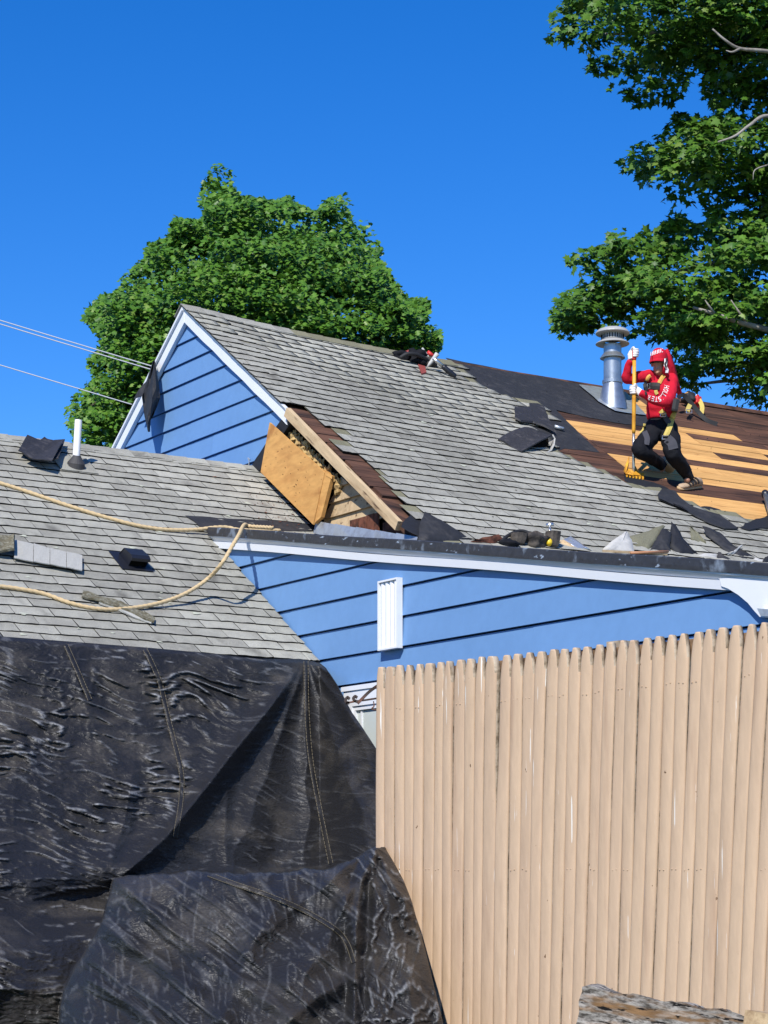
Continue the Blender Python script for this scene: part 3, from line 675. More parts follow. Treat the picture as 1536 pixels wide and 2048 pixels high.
# ------------------------------------------------------------------ things on the roofs
def flue():
    base = on_main(1225, 809); c = H(*base); D = c.y; k = D / F            # metres per pixel there
    t = thing('metal_flue', c, 'galvanised metal flue pipe with round rain cap on the steep roof', 'flue pipe')
    zz = lambda v: EYE + (HZ - v) / F * D
    c0 = Vector((c.x, c.y, 0))
    lat = lambda nm, prof, m, sm=True, cap=False: MB().lathe(c0, [(w * k / 2, zz(v)) for w, v in prof], 32, cap=cap).build(nm, m, t, smooth=sm)
    lat('cone', [(60, 822), (57, 808), (46, 785), (37, 767), (36, 764)], M['galvanised'])
    b = MB(); b.lathe(c0, [(37, 768), (40, 767), (40, 761), (36, 760)] and [(w * k / 2, zz(v)) for w, v in ((37, 768), (41, 767), (41, 761), (36, 760))], 32); b.build('band', M['galvanised'], t, smooth=False)
    lat('pipe', [(35.5, 768), (35.5, 690)], M['galvanised'])
    lat('storm_collar', [(36, 716), (50, 717), (50.5, 715.5), (37, 707)], M['galvanised'], False)
    lat('lower_flange', [(30, 686), (66, 689), (68, 688.4), (66, 687), (46, 681)], M['white_paint_metal'], False)
    lat('louvre_ring', [(44, 680), (44.5, 668)], M['white_paint_metal'])
    slot = None
    for i in range(26):
        a = 2 * math.pi * i / 26
        if abs(math.sin(i * math.pi / 8.667)) < 0.12: continue
        d = Vector((math.cos(a), math.sin(a), 0)); s = Vector((-d.y, d.x, 0)); rr = 22.6 * k; b = MB()
        b.box(Vector((c.x, c.y, zz(678.5))) + d * (rr - 0.002) - s * 0.005, s * 0.010, d * 0.004, Z * (8 * k)); b.build('slot', M['void'], t)
    lat('rain_cap', [(46, 668.5), (66, 668.5), (68, 667.5), (67, 665.5), (58, 660.5), (40, 657), (18, 655), (0.1, 654.5)], M['white_paint_metal'], False)
    fl = mainsheet('flashing', [(1158, 773), (1195, 778), (1252, 788), (1292, 834), (1230, 826), (1196, 806), (1178, 790)], M['metal_flash'], t, 0.02, wob=0.0, seed=3)
flue()
def vent_pipe():
    q = on_wing(151, 938); c = H(*q); k = c.y / F; t = thing('vent_pipe', c, 'short white plastic vent pipe with black rubber boot near the wing ridge', 'vent pipe')
    zz = lambda v: EYE + (HZ - v) / F * c.y
    c0 = Vector((c.x, c.y, 0)); top = Vector((c.x + 6 * k, c.y, zz(840)))
    n = (R.cross((G * -1 + Z * WP).normalized())).normalized()
    ax = (top - c).normalized()
    MB().lathe(c - ax * 0.05, [(7.3 * k, 0), (7.3 * k, (top - c).length + 0.05), (5.9 * k, (top - c).length + 0.05), (5.9 * k, 0.3)], 20, axis=ax).build('pipe', M['pvc'], t, smooth=False)
    MB().lathe(c, [(18 * k, 0.004), (17.5 * k, 0.05), (8.5 * k, 0.105), (7.4 * k, 0.115)], 24, axis=(n + Z) / 2).build('boot', M['rubber'], t, smooth=False)
    MB().lathe(c - n * 0.03, [(18 * k, 0.0), (18 * k, 0.062), (15 * k, 0.066)], 24, axis=(n * .6 + Z * .4)).build('collar', M['galvanised'], t, smooth=False)
    up = (G * -1 + Z * WP).normalized(); b = MB(); b.box(c - R * 0.17 - up * 0.10 + n * 0.022, R * 0.34, up * 0.30, n * 0.003); b.build('base_flashing', M['shingle'], t).color = (.3, .3, .3, 1)
vent_pipe()
def roof_vent():
    q = on_wing(268, 1138); c = H(*q); up = (G * -1 + Z * WP).normalized(); n = R.cross(up).normalized(); k = c.y / F
    t = thing('roof_vent', c, 'small black plastic exhaust hood on the wing roof', 'roof vent')
    b = MB(); b.box(c - R * 0.13 - up * 0.06 + n * 0.02, R * 0.27, up * 0.30, n * 0.004); b.build('base', M['black_plastic'], t)
    b = MB(); w = 0.075; y0, y1 = -0.02, 0.19
    pr = [(y0 + 0.02, 0.024), (y0, 0.085), (y0 - 0.012, 0.085), (y0 - 0.012, 0.105), (y0 + 0.02, 0.115), (y1 - 0.05, 0.10), (y1, 0.024)]
    for sx, m_ in ((-w, 0), (w - 0.004, 0)):
        b.prism([c + R * (sx + 0.02) + up * y + n * h for y, h in pr], [c + R * (sx + 0.024) + up * y + n * h for y, h in pr])
    tp = [(y0 - 0.012, 0.085), (y0 - 0.014, 0.107), (y0 + 0.02, 0.118), (y1 - 0.05, 0.103), (y1 + 0.002, 0.026)]
    b.sheet([[c + R * (x + 0.02) + up * y + n * h for y, h in tp] for x in (-w - 0.004, w + 0.004)], 0.004); b.build('hood', M['black_plastic'], t)
    b = MB(); b.box(c + R * (-w + 0.03) + up * (y0 + 0.03) + n * 0.024, R * (2 * w - 0.02), up * 0.004, n * 0.06); b.build('damper', M['void'], t)
roof_vent()

def rope(name, pts, rad, label, group):
    P = spline(pts, 26); L_ = [0]
    for a, c in zip(P, P[1:]): L_.append(L_[-1] + (c - a).length)
    n = int(L_[-1] / 0.011); Q = []; j = 0
    for i in range(n + 1):
        s = L_[-1] * i / n
        while j < len(P) - 2 and L_[j + 1] < s: j += 1
        t = (s - L_[j]) / max(1e-6, L_[j + 1] - L_[j]); Q.append((P[j].lerp(P[j + 1], min(t, 1)), s))
    sides = 12; vs = []; up = None
    for i, (p, s) in enumerate(Q):
        t = (Q[min(i + 1, n)][0] - Q[max(i - 1, 0)][0]).normalized()
        if up is None: up = t.cross(Z).normalized()
        up = (up - t * up.dot(t)).normalized(); sd = t.cross(up)
        for k in range(sides):
            a = 2 * math.pi * k / sides; rr = rad * (0.70 + 0.38 * abs(math.cos(1.5 * (a - s * 44)))); vs.append(p + (up * math.cos(a) + sd * math.sin(a)) * rr)
    fs = [(i * sides + k, i * sides + (k + 1) % sides, (i + 1) * sides + (k + 1) % sides, (i + 1) * sides + k) for i in range(n) for k in range(sides)] + [tuple(range(sides)), tuple(range(n * sides, (n + 1) * sides))]
    return tag(mk(name, vs, fs, M['rope'], smooth=True), label, 'rope', group)
w_ = lambda u, v, l=0.035: H(*on_wing(u, v, l))
rc = H(*on_r(484, 1058, R2 - 0.10)) + Z * 0.02
rope('rope', [w_(-120, 935), w_(-40, 955), w_(0, 966), w_(60, 985), w_(130, 1009), w_(200, 1031), w_(262, 1048), w_(310, 1057), w_(350, 1060, .04), w_(395, 1059, .06), w_(430, 1055, .09), w_(455, 1055, .10), w_(480, 1060, .11), w_(520, 1061, .11), w_(560, 1061, .11)], 0.0160, 'tan twisted rope sagging across the upper wing roof to the low roof corner', 'ropes on the wing roof')
rope('rope', [w_(-120, 1168), w_(-50, 1171), w_(0, 1173), w_(45, 1179), w_(90, 1188), w_(140, 1206), w_(190, 1217), w_(230, 1219), w_(280, 1214, .04), w_(330, 1203, .07), w_(375, 1185, .12), w_(415, 1158, .2), at(445, 1125, 15.3), at(466, 1090, 15.45), at(478, 1070, 15.6), rc + R * 0.02 + Z * 0.012, H(*on_r(500, 1060, R2 + 0.02)) + Z * 0.03, H(*on_r(545, 1063, R2 + 0.05)) + Z * 0.03], 0.0160, 'tan twisted rope looping over the lower wing roof past the loose shingle strip', 'ropes on the wing roof')

def flat_strip(name, quad, m, label, cat, on, lift, th=0.008, curl=0.0, nj=8, ni=4, seed=0, group=None, parent=None, arch=0.0, rip=0.006):
    """sheet laid on a roof from four corners seen in the photograph, curled along its length"""
    P = [Vector(H(*on(u, v, l))) for (u, v, l) in quad]; rd = random.Random(seed); rows = []
    for i in range(ni + 1):
        s = i / ni; row = []
        for j in range(nj + 1):
            t = j / nj; p = (P[0] * (1 - t) + P[1] * t) * (1 - s) + (P[3] * (1 - t) + P[2] * t) * s
            row.append(p + Z * (lift + curl * (abs(2 * t - 1) ** 2) + arch * math.sin(math.pi * s) + rip * math.sin(9 * t + 4 * s + seed)))
        rows.append(row)
    o = MB().sheet(rows, th).build(name, m, parent, smooth=False)
    return tag(o, label, cat, group) if parent is None else o
# curled tar sheet by the wing ridge
flat_strip('tar_sheet', [(54, 886, .02), (130, 893, .03), (116, 934, .06), (36, 915, .03)], M['tar_shingle'], 'curled black tar paper sheet lying at the wing ridge left of the white pipe', 'tar paper', on_wing, 0.03, curl=0.03, seed=1)
flat_strip('tar_sheet', [(88, 890, .05), (128, 898, .06), (104, 938, .09), (44, 924, .05)], M['tar_shingle'], 'smaller creased tar paper piece on top of the curled sheet by the ridge', 'tar paper', on_wing, 0.045, curl=0.025, seed=4)
def loose_caps():
    t = thing('loose_shingle_strip', H(*on_wing(80, 1130)), 'pale strip of four new shingle caps lying across the left of the wing roof', 'shingle strip')
    us = [(28, 1082, 1118), (67, 1090, 1126), (100, 1100, 1132), (133, 1108, 1139), (165, 1115, 1146)]
    for i in range(4):
        a, c = us[i], us[i + 1]; P = [(a[0], a[1], .03), (c[0] - 1, c[1], .03), (c[0] - 1, c[2], .045), (a[0], a[2], .045)]
        flat_strip('cap', P, M['new_shingle'], None, None, on_wing, 0.004 + 0.003 * i, curl=0.0, rip=0.0008, seed=2, parent=t)
mat('new_shingle', (0.385, 0.38, 0.35), 0.95, spec=0.15, bump=0.6, bscale=150, var=0.22)
mat('mossy', (0.13, 0.115, 0.075), 0.98, spec=0.1, bump=1.0, bscale=70, var=0.4, col2=(0.22, 0.21, 0.16), vscale=30)
loose_caps()
flat_strip('mossy_shingle', [(-30, 1078, .03), (30, 1084, .04), (29, 1114, .06), (-30, 1106, .05)], M['mossy'], 'mossy brown shingle piece at the left end of the new cap strip', 'shingle', on_wing, 0.02, curl=0.03, th=0.02, seed=3)
def ledge():
    t = thing('torn_shingle_strip', H(*on_wing(240, 1222)), 'narrow mossy shingle strip lying under the rope loop', 'shingle strip')
    P = [(166, 1187, .02), (238, 1208, .02), (310, 1240, .02)]
    for i in range(2):
        a, c = P[i], P[i + 1]
        flat_strip('strip_piece', [a, (c[0] - 1, c[1], .02), (c[0] - 2, c[1] + 10, .03), (a[0] - 3, a[1] + 10, .03)], M['mossy'], None, None, on_wing, 0.01, th=0.014, seed=i, parent=t)
    flat_strip('strip_edge', [(200, 1206, .015), (304, 1249, .015), (302, 1252, .015), (197, 1210, .015)], M['new_shingle'], None, None, on_wing, 0.012, th=0.012, seed=7, parent=t)
ledge()
# torn felt hanging on the left rake
def hanging():
    t = thing('torn_felt', H(*on_r(300, 860, -0.12)), 'torn black felt strip hanging from the left rake of the gable', 'felt strip')
    cr = lambda x, y: (240 + x / 7.315, 600 + y / 7.315)
    L_ = [(490, 890), (440, 1040), (400, 1170), (360, 1310), (325, 1420), (345, 1560), (362, 1690), (390, 1800), (415, 1930)]
    Rr = [(505, 890), (525, 1000), (540, 1110), (565, 1270), (582, 1430), (545, 1540), (492, 1690), (448, 1760), (440, 1930)]
    rows = []
    for i, (a, c) in enumerate(zip(L_, Rr)):
        row = []
        for j in range(6):
            s = j / 5; u, v = cr(a[0] + (c[0] - a[0]) * s, a[1] + (c[1] - a[1]) * s); off = -0.10 - 0.05 * math.sin(math.pi * s) - 0.03 * math.sin(s * 9 + i * .6) - 0.012 * i
            row.append(H(*on_r(u, v, off)))
        rows.append(row)
    MB().sheet(rows, 0.005).build('strip', M['felt'], t)
    A = [(400, 1180), (330, 1250), (270, 1330), (205, 1450)]; Bq = [(400, 1260), (370, 1330), (340, 1375), (330, 1405)]
    rows = [[H(*on_r(*cr(a[0] + (c[0] - a[0]) * s / 3, a[1] + (c[1] - a[1]) * s / 3), -0.12 - 0.03 * i)) for s in range(4)] for i, (a, c) in enumerate(zip(A, Bq))]
    MB().sheet(rows, 0.005).build('flap', M['felt'], t)
hanging()
# plywood panel leaning in the opening
def plywood():
    e = lambda u, v, r: H(*on_r(u, v, r))
    t = thing('plywood_panel', e(575, 1000, -0.12), 'orange plywood panel standing in the broken wall beside the blue siding', 'plywood panel')
    fr = [e(539, 845, -0.10), e(521, 944, -0.13), e(626, 1049, -0.13), e(649, 945, -0.10)]
    MB().prism(fr, [p + R * 0.018 for p in fr]).build('panel', M['plywood'], t)
    s1 = [e(650, 946, -0.095), e(628, 1047, -0.12), e(642, 1034, -0.09), e(663, 952, -0.07)]
    MB().prism(s1, [p + R * 0.035 for p in s1]).build('side_board', M['plywood'], t)
    s2 = [e(651, 944, -0.095), e(664, 951, -0.07), e(660, 944, 0.0), e(646, 938, 0.0)]
    MB().prism(s2, [p - Z * 0.03 for p in s2]).build('top_block', M['plywood'], t)
    rd = random.Random(6); b = MB(); ex = (fr[2] - fr[1]); ey = fr[0] - fr[1]
    for _ in range(26):
        p = fr[1] + ex * rd.uniform(.05, .92) + ey * rd.uniform(.08, .92); s = rd.uniform(0.003, 0.009); d1 = ex.normalized() * s * rd.uniform(1, 2.2); d2 = Z * s * rd.uniform(.6, 1.8)
        b.box(p - R * 0.0012 - d1 / 2 - d2 / 2, d1, d2, R * 0.002)
    tag(b.build('knot_hole', M['void'], t), kind='stuff')
plywood()
# small hook of bent flashing at the foot of the gable
b = MB(); a = H(*on_r(497, 934, -0.06)); b.tube(spline([a, a + Z * 0.05 + G * 0.01, a + Z * 0.085 - G * 0.01, a + Z * 0.06 + G * 0.03], 5), 0.006, 6)
tag(b.build('bent_hook', M['metal_flash']), 'small bent metal hook at the foot of the gable siding', 'metal hook')

# wires from the left to the gable
def wires():
    for (u0, v0, u1, v1, dd, lab) in ((-10, 637.5, 306, 733, 0.0, 'upper of the pair of pale overhead wires reaching the gable'), (-10, 645, 306, 740, 0.25, 'lower of the pair of pale overhead wires reaching the gable'), (-10, 727, 264, 809, 0.1, 'single pale overhead wire meeting the gable below the pair')):
        r_ = -0.05; b_ = H(*on_r(u1, v1, r_)); a = at(u0 - 900, v0 - 0.34 * 900 * 0.93, 23 + dd); m = at(u0, v0, 21.4)
        P = []
        for i in range(41):
            t = i / 40; p = a.lerp(b_, t); P.append(p)
        k = (m - a).dot(b_ - a) / (b_ - a).length_squared; dv = m - a.lerp(b_, k); sc = 4 * k * (1 - k)
        P = [p + dv * (4 * (i / 40) * (1 - i / 40) / sc) for i, p in enumerate(P)]
        tag(MB().tube(P, 0.0062, 6).build('overhead_wire', M['cable'], smooth=True), lab, 'wire', 'overhead wires at the gable')
wires()

# ---- tools at the ridge
def blob(c, rx, ry, rz, ax=(1, 0, 0), seed=0, amp=0.18, sub=3):
    rd = random.Random(seed); ex = Vector(ax).normalized(); ey = Z.cross(ex).normalized() if abs(ex.z) < .9 else Vector((0, 1, 0)); ez = ex.cross(ey)
    bm = bmesh.new(); bmesh.ops.create_icosphere(bm, subdivisions=sub, radius=1.0); ph = [rd.uniform(0, 6.3) for _ in range(6)]
    V = []
    for v in bm.verts:
        d = v.co; k = 1 + amp * (math.sin(d.x * 4 + ph[0]) * math.sin(d.y * 5 + ph[1]) + math.sin(d.z * 6 + ph[2]) * 0.7 + 0.5 * math.sin(d.x * 9 + d.y * 7 + ph[3]))
        V.append(Vector(c) + ex * d.x * rx * k + ey * d.y * ry * k + ez * d.z * rz * k)
    fs = [tuple(v.index for v in f.verts) for f in bm.faces]; bm.free(); return V, fs
def pouch(c, w, h, d, ax, tilt=0.0):
    """open leather pouch: tapered box with rounded bottom and open top"""
    ex = Vector(ax).normalized(); ey = Z.cross(ex).normalized(); V = []; prof = [(0.0, 0.55), (0.12, 0.85), (0.5, 1.0), (1.0, 1.06)]
    n = 12; b = MB()
    def ring(t, s, ins=0.0):
        return [Vector(c) + ex * (w / 2 * s - ins) * math.copysign(abs(math.cos(a)) ** 0.6, math.cos(a)) + ey * (d / 2 * s - ins) * math.copysign(abs(math.sin(a)) ** 0.6, math.sin(a)) + (Z + ex * tilt) * h * t for a in [2 * math.pi * k / n for k in range(n)]]
    R_ = [ring(t, s) for t, s in prof] + [ring(1.0, 1.06, 0.006), ring(0.15, 0.8, 0.006)]
    vs = [p for r_ in R_ for p in r_]; fs = [(i * n + k, i * n + (k + 1) % n, (i + 1) * n + (k + 1) % n, (i + 1) * n + k) for i in range(len(R_) - 1) for k in range(n)] + [tuple(range(n)), tuple(range((len(R_) - 1) * n, len(R_) * n))]
    return vs, fs
def ridge_tools():
    m_ = lambda u, v, l=0.0: H(*on_main(u, v, l))
    t = thing('tool_belt', m_(830, 725), 'dark red and black tool belt slumped over the roof ridge', 'tool belt')
    V, f = blob(m_(806, 712, .04), 0.09, 0.06, 0.06, R, 11, .28); MB().add(V, f).build('pouch', M['black_cloth'], t, smooth=True)
    V, f = blob(m_(836, 718, .06), 0.10, 0.07, 0.09, R, 14, .28); MB().add(V, f).build('pouch', M['black_cloth'], t, smooth=True)
    V, f = blob(m_(818, 712, .04), 0.07, 0.05, 0.05, R, 3); MB().add(V, f).build('padding', M['leather_red'], t, smooth=True)
    V, f = blob(m_(858, 724, .05), 0.09, 0.06, 0.06, R, 5); MB().add(V, f).build('padding', M['leather'], t, smooth=True)
    b = MB(); b.tube(spline([m_(800, 716, .05), m_(815, 708, .12), m_(835, 710, .13), m_(862, 724, .06)], 6), 0.022, 8); b.build('belt', M['strap_black'], t, smooth=True)
    P = [m_(836, 728, .03), m_(850, 732, .03), m_(853, 744, .03), m_(843, 747, .03)]
    MB().prism(P, [p - Z * 0.015 for p in P]).build('flap', M['leather_red'], t)
    t2 = thing('framing_hammer', m_(880, 735), 'long framing hammer with white head and dark grip beside the tool belt', 'hammer')
    a, c = m_(866, 716, .16), m_(911, 754, .03); mid = a.lerp(c, 0.42)
    MB().tube([a, mid], 0.019, 10).build('shaft', M['steel'], t2, smooth=True)
    MB().tube([mid, mid.lerp(c, .1), mid.lerp(c, .9), c], [0.019, 0.027, 0.029, 0.024], 10).build('grip', M['black_plastic'], t2, smooth=True)
    d = (c - a).normalized(); s = Vector((0.75, 0.1, 0.65)); s = (s - d * s.dot(d)).normalized()
    h0 = m_(866, 719, .14); b = MB(); b.tube([h0 - s * 0.10, h0 - s * 0.05, h0 + s * 0.04, h0 + s * 0.075], [0.008, 0.018, 0.022, 0.026], 8); b.build('head', M['paper_white'], t2, smooth=True)
    t3 = thing('nail_puller', m_(850, 716), 'slim white and red bar tool poking up from the tool belt', 'bar tool')
    a, c = m_(858, 716, .10), m_(845, 697, .14); MB().tube([a, c], 0.012, 8).build('rod', M['paper_white'], t3, smooth=True)
    a2, c2 = m_(866, 712, .10), m_(855, 704, .12); MB().tube([a2, c2], 0.022, 8).build('handle', M['tool_red'], t3, smooth=True)
ridge_tools()

# ---- curled shingle sheets at the torn edge
def curled():
    m_ = lambda u, v, l=0.0: H(*on_main(u, v, l))
    cr = lambda x, y, l: m_(990 + x / 10.24, 800 + y / 10.24, l)
    A = [cr(60, 800, .03), cr(330, 640, .10), cr(560, 560, .18), cr(760, 560, .20), cr(1000, 640, .19), cr(1180, 720, .17)]
    Bq = [cr(540, 1050, .03), cr(700, 960, .09), cr(860, 870, .13), cr(1000, 790, .16), cr(1110, 725, .17), cr(1165, 710, .17)]
    A = [cr(60, 800, .03), cr(230, 690, .07), cr(420, 600, .12), cr(600, 550, .15)]
    Bq = [cr(545, 1050, .03), cr(740, 940, .08), cr(950, 820, .13), cr(1170, 715, .16)]
    rows = [[a.lerp(c, s / 8) + Z * 0.012 * math.sin(s * .8) for s in range(9)] for a, c in zip(A, Bq)]
    tag(MB().sheet(rows, 0.014).build('curled_shingle', [M['tar_shingle']]), 'curled black shingle sheet with pale edge propped on the torn roof edge', 'shingle sheet')
    # dark roll end below it
    c0 = [cr(1170, 715, .16), cr(1215, 790, .13), cr(1200, 900, .08), cr(1150, 1010, .03), cr(1060, 1065, .015)]
    rows = [[p + R * 0.02 * k + Z * 0.004 * k - G * 0.05 * k for k in range(5)] for p in c0]
    tag(MB().sheet(rows, 0.012).build('curled_shingle', M['paper_white']), 'pale curved edge of a rolled shingle under the propped black sheet', 'shingle sheet')
    V = [cr(560, 1050, .02), cr(1060, 1062, .012), cr(1160, 980, .03), cr(1195, 850, .09), cr(1165, 720, .15), cr(950, 825, .12)]
    back = [p - G * 0.07 + Z * 0.01 for p in V]
    tag(MB().prism(back, [p - G * 0.03 for p in back]).build('felt_roll', M['void']), 'dark rolled felt inside the propped shingle sheet', 'felt roll')
    q = [(405, 250), (720, 250), (690, 175), (880, 190), (1010, 250), (1080, 420), (1085, 480), (1180, 640), (1250, 750), (1000, 630), (760, 550), (520, 540), (400, 480)]
    tag(mainsheet('tar_sheet', [(990 + x / 10.24, 800 + y / 10.24) for x, y in q], M['tar_shingle'], None, 0.05, th=0.02, seed=5), 'flat dark tar sheet lying above the propped curled shingle', 'tar paper')
    b = MB(); b.tube([m_(1109, 853, .03), m_(1127, 858, .03)], 0.02, 8); tag(b.build('metal_tube', M['metal_flash'], smooth=True), 'short grey tube lying on the black felt below the ridge', 'tube')
curled()
mat('olive_sheet', (0.17, 0.165, 0.115), 0.95, spec=0.1, bump=0.6, bscale=120, var=0.3)
# ---- torn flaps and litter along the low roof edge
def debris():
    m_ = lambda u, v, l=0.0: H(*on_main(u, v, l))
    def flap(name, pts, m, label, cat, off=0.0, th=0.01, wob=0.02, seed=0, nsub=4):
        wob = wob * .45
        """standing torn sheet: outline in the picture, each point at its own height above the roof"""
        rd = random.Random(seed); P = [m_(u, v + 0.0, l) for u, v, l in pts]
        c = sum(P, Vector((0, 0, 0))) / len(P)
        ring = []
        for i in range(len(P)):
            a, d = P[i], P[(i + 1) % len(P)]
            for k in range(nsub): ring.append(a.lerp(d, k / nsub) + Vector((rd.uniform(-.004, .004), rd.uniform(-.01, .01), rd.uniform(-.004, .004))))
        n = len(ring); mids = [p.lerp(c, 0.5) + Vector((0, -wob * .6 + rd.uniform(-.15, .15) * wob, 0)) for p in ring]
        front = ring + mids + [c + Vector((0, -wob, 0))]; N = len(front); back = [p + Vector((0, th, -th * .3)) for p in front]
        fs = [(i, (i + 1) % n, n + (i + 1) % n, n + i) for i in range(n)] + [(n + i, n + (i + 1) % n, 2 * n) for i in range(n)]
        fb = [tuple(k + N for k in reversed(f)) for f in fs] + [(i, i + N, (i + 1) % n + N, (i + 1) % n) for i in range(n)]
        return tag(mk(name, front + back, fs + fb, m, smooth=True), label, cat)
    flap('felt_flap', [(836, 1085, .01), (840, 1045, .06), (850, 1022, .10), (882, 1040, .09), (915, 1060, .05), (945, 1080, .01), (900, 1092, -.02)], M['felt'], 'dark speckled felt flap folded up at the foot of the broken rake', 'felt flap', seed=1, wob=.04)
    flap('bark_scrap', [(938, 1084, .02), (965, 1075, .06), (998, 1068, .08), (1006, 1078, .04), (990, 1090, .0)], M['red_wood'], 'reddish brown split wood scrap on the low roof edge', 'wood scrap', seed=2)
    # tool belt with hammer
    t = thing('tool_belt', m_(1060, 1088), 'brown leather tool belt with pouches lying on the low roof edge', 'tool belt')
    V, f = pouch(m_(1035, 1090, .0), 0.13, 0.10, 0.10, R, 0.2); MB().add(V, f).build('pouch', M['leather'], t)
    V, f = blob(m_(1070, 1080, .05), 0.13, 0.07, 0.075, R, 17, .25); MB().add(V, f).build('pouch', M['leather'], t, smooth=True)
    V, f = pouch(m_(1104, 1096, .0), 0.11, 0.14, 0.11, R, 0.1); MB().add(V, f).build('pouch', M['leather'], t)
    b = MB(); b.tube(spline([m_(1000, 1086, .02), m_(1015, 1072, .05), m_(1035, 1063, .07), m_(1052, 1064, .08), m_(1068, 1075, .06)], 6), 0.016, 8); b.build('belt', M['strap_black'], t, smooth=True)
    V, f = blob(m_(1018, 1088, .02), 0.09, 0.05, 0.04, R, 8); MB().add(V, f).build('padding', M['black_cloth'], t, smooth=True)
    t = thing('claw_hammer', m_(1099, 1085), 'hammer with chrome head and yellow grip standing in the leather belt', 'hammer')
    a, c = m_(1098, 1088, .05), m_(1100, 1050, .12)
    MB().tube([a, a.lerp(c, .1), a.lerp(c, .55), a.lerp(c, .62)], [.022, .030, .027, .018], 10).build('grip', M['yellow_plastic'], t, smooth=True)
    MB().tube([a.lerp(c, .6), c], 0.011, 8).build('shaft', M['steel'], t, smooth=True)
    b = MB(); b.tube([c - Vector((.035, 0, .004)), c, c + Vector((.03, 0, .006))], [.016, .021, .018], 10); b.build('head', M['steel'], t, smooth=True)
    flap('metal_scrap', [(1125, 1080, .02), (1142, 1072, .05), (1180, 1100, .02), (1200, 1108, .0), (1185, 1110, .0), (1150, 1096, .02)], M['foil'], 'shiny bent metal strip beside the leather tool belt', 'metal scrap', seed=4)
    flap('wood_scrap', [(1118, 1082, .02), (1126, 1079, .03), (1175, 1104, .01), (1160, 1110, .0), (1125, 1098, .0)], M['old_wood'], 'flat pale wood scrap under the shiny metal strip', 'wood scrap', seed=5)
    flap('white_sheet', [(1204, 1100, .02), (1222, 1083, .06), (1250, 1064, .10), (1254, 1062, .10), (1263, 1080, .07), (1271, 1110, .0), (1235, 1108, .0)], M['paper_white'], 'pale grey shingle back standing up like a fan on the roof edge', 'shingle piece', seed=6, wob=.03)
    flap('torn_shingle', [(1255, 1074, .02), (1300, 1060, .06), (1325, 1050, .11), (1330, 1052, .11), (1312, 1080, .05), (1296, 1104, .0), (1265, 1090, .01)], M['olive_sheet'], 'olive torn shingle leaning left of the two black triangles', 'shingle piece', seed=7)
    flap('felt_flap', [(1296, 1106, .0), (1312, 1078, .06), (1326, 1056, .12), (1342, 1064, .12), (1340, 1090, .05), (1342, 1108, .0)], M['felt'], 'broad black felt triangle standing at the roof edge, left of the taller one', 'felt flap', seed=8, wob=.04)
    flap('felt_flap', [(1340, 1094, .03), (1340, 1070, .09), (1343, 1043, .16), (1352, 1052, .14), (1368, 1078, .08), (1392, 1104, .02), (1398, 1114, .0), (1360, 1112, .0)], M['felt_dark'], 'tallest black felt triangle standing up at the low roof edge', 'felt flap', seed=9, wob=.05)
    flap('torn_shingle', [(1380, 1050, .04), (1383, 1054, .05), (1400, 1070, .05), (1412, 1084, .03), (1410, 1090, .0), (1382, 1078, .02)], M['olive_sheet'], 'small olive shingle shard between the black felt pieces', 'shingle piece', seed=10)
    flap('felt_flap', [(1405, 1052, .08), (1415, 1054, .09), (1440, 1064, .08), (1466, 1090, .05), (1512, 1114, .02), (1500, 1124, .0), (1480, 1120, .0), (1445, 1098, .02), (1412, 1068, .05)], M['felt'], 'long dark felt strip slumped across shingles at the right roof edge', 'felt flap', seed=11, wob=.03)
    flap('felt_flap', [(1432, 1122, .0), (1437, 1103, .05), (1452, 1112, .04), (1476, 1126, .0)], M['felt'], 'small black felt triangle among the white scraps', 'felt flap', seed=12)
    flap('felt_flap', [(1522, 1128, .0), (1530, 1115, .04), (1545, 1106, .07), (1560, 1130, .0)], M['felt_dark'], 'black felt scrap at the right end of the roof edge', 'felt flap', seed=13)
    flap('paper_scrap', [(1390, 1110, .015), (1412, 1107, .03), (1438, 1108, .03), (1434, 1122, .0), (1400, 1120, .0)], M['paper_white'], 'white paper backing crumpled between the black triangles', 'paper scrap', seed=14)
    flap('paper_scrap', [(1450, 1107, .03), (1466, 1104, .04), (1480, 1091, .06), (1486, 1090, .06), (1470, 1106, .03), (1462, 1112, .01)], M['paper_white'], 'thin twisted white paper strip lying on the long felt strip', 'paper scrap', seed=15)
    flap('paper_scrap', [(1500, 1122, .0), (1510, 1116, .02), (1530, 1119, .02), (1524, 1130, .0)], M['paper_white'], 'small white scrap at the lower end of the long felt strip', 'paper scrap', seed=16)
    b = MB(); b.tube([m_(1262, 1106, .03), m_(1336, 1103, .05)], 0.012, 8); tag(b.build('wood_stick', M['copper_stick'], smooth=True), 'thin reddish wooden stick lying along the low roof edge', 'stick')
    b = MB(); b.box(m_(1205, 1104, .02), m_(1335, 1110, .02) - m_(1205, 1104, .02), Vector((0, .02, 0)), Z * 0.02); tag(b.build('wood_batten', M['old_wood']), 'pale thin batten below the reddish stick', 'batten')
    # strip of felt over the shingles
    tag(mainsheet('felt_strip', [(1325, 985), (1350, 990), (1365, 1008), (1385, 1022), (1410, 1030), (1440, 1040), (1468, 1058), (1474, 1064), (1452, 1066), (1420, 1055), (1390, 1040), (1365, 1022), (1345, 1014), (1318, 1006), (1318, 995)], M['felt'], None, 0.035, th=0.012, wob=.012, seed=21), 'long black felt strip lying over the shingles below the worker', 'felt strip')
    tag(mainsheet('felt_strip', [(1480, 1062), (1510, 1046), (1536, 1040), (1580, 1048), (1580, 1066), (1530, 1062), (1500, 1066)], M['felt_dark'], None, 0.03, th=0.012, wob=.012, seed=22), 'dark torn felt edge at the right end of the bare boards', 'felt strip')
    # tool at the right border
    t = thing('roof_shovel', m_(1540, 1042), 'grey blue shovel handle with black grip at the right edge of the roof', 'shovel')
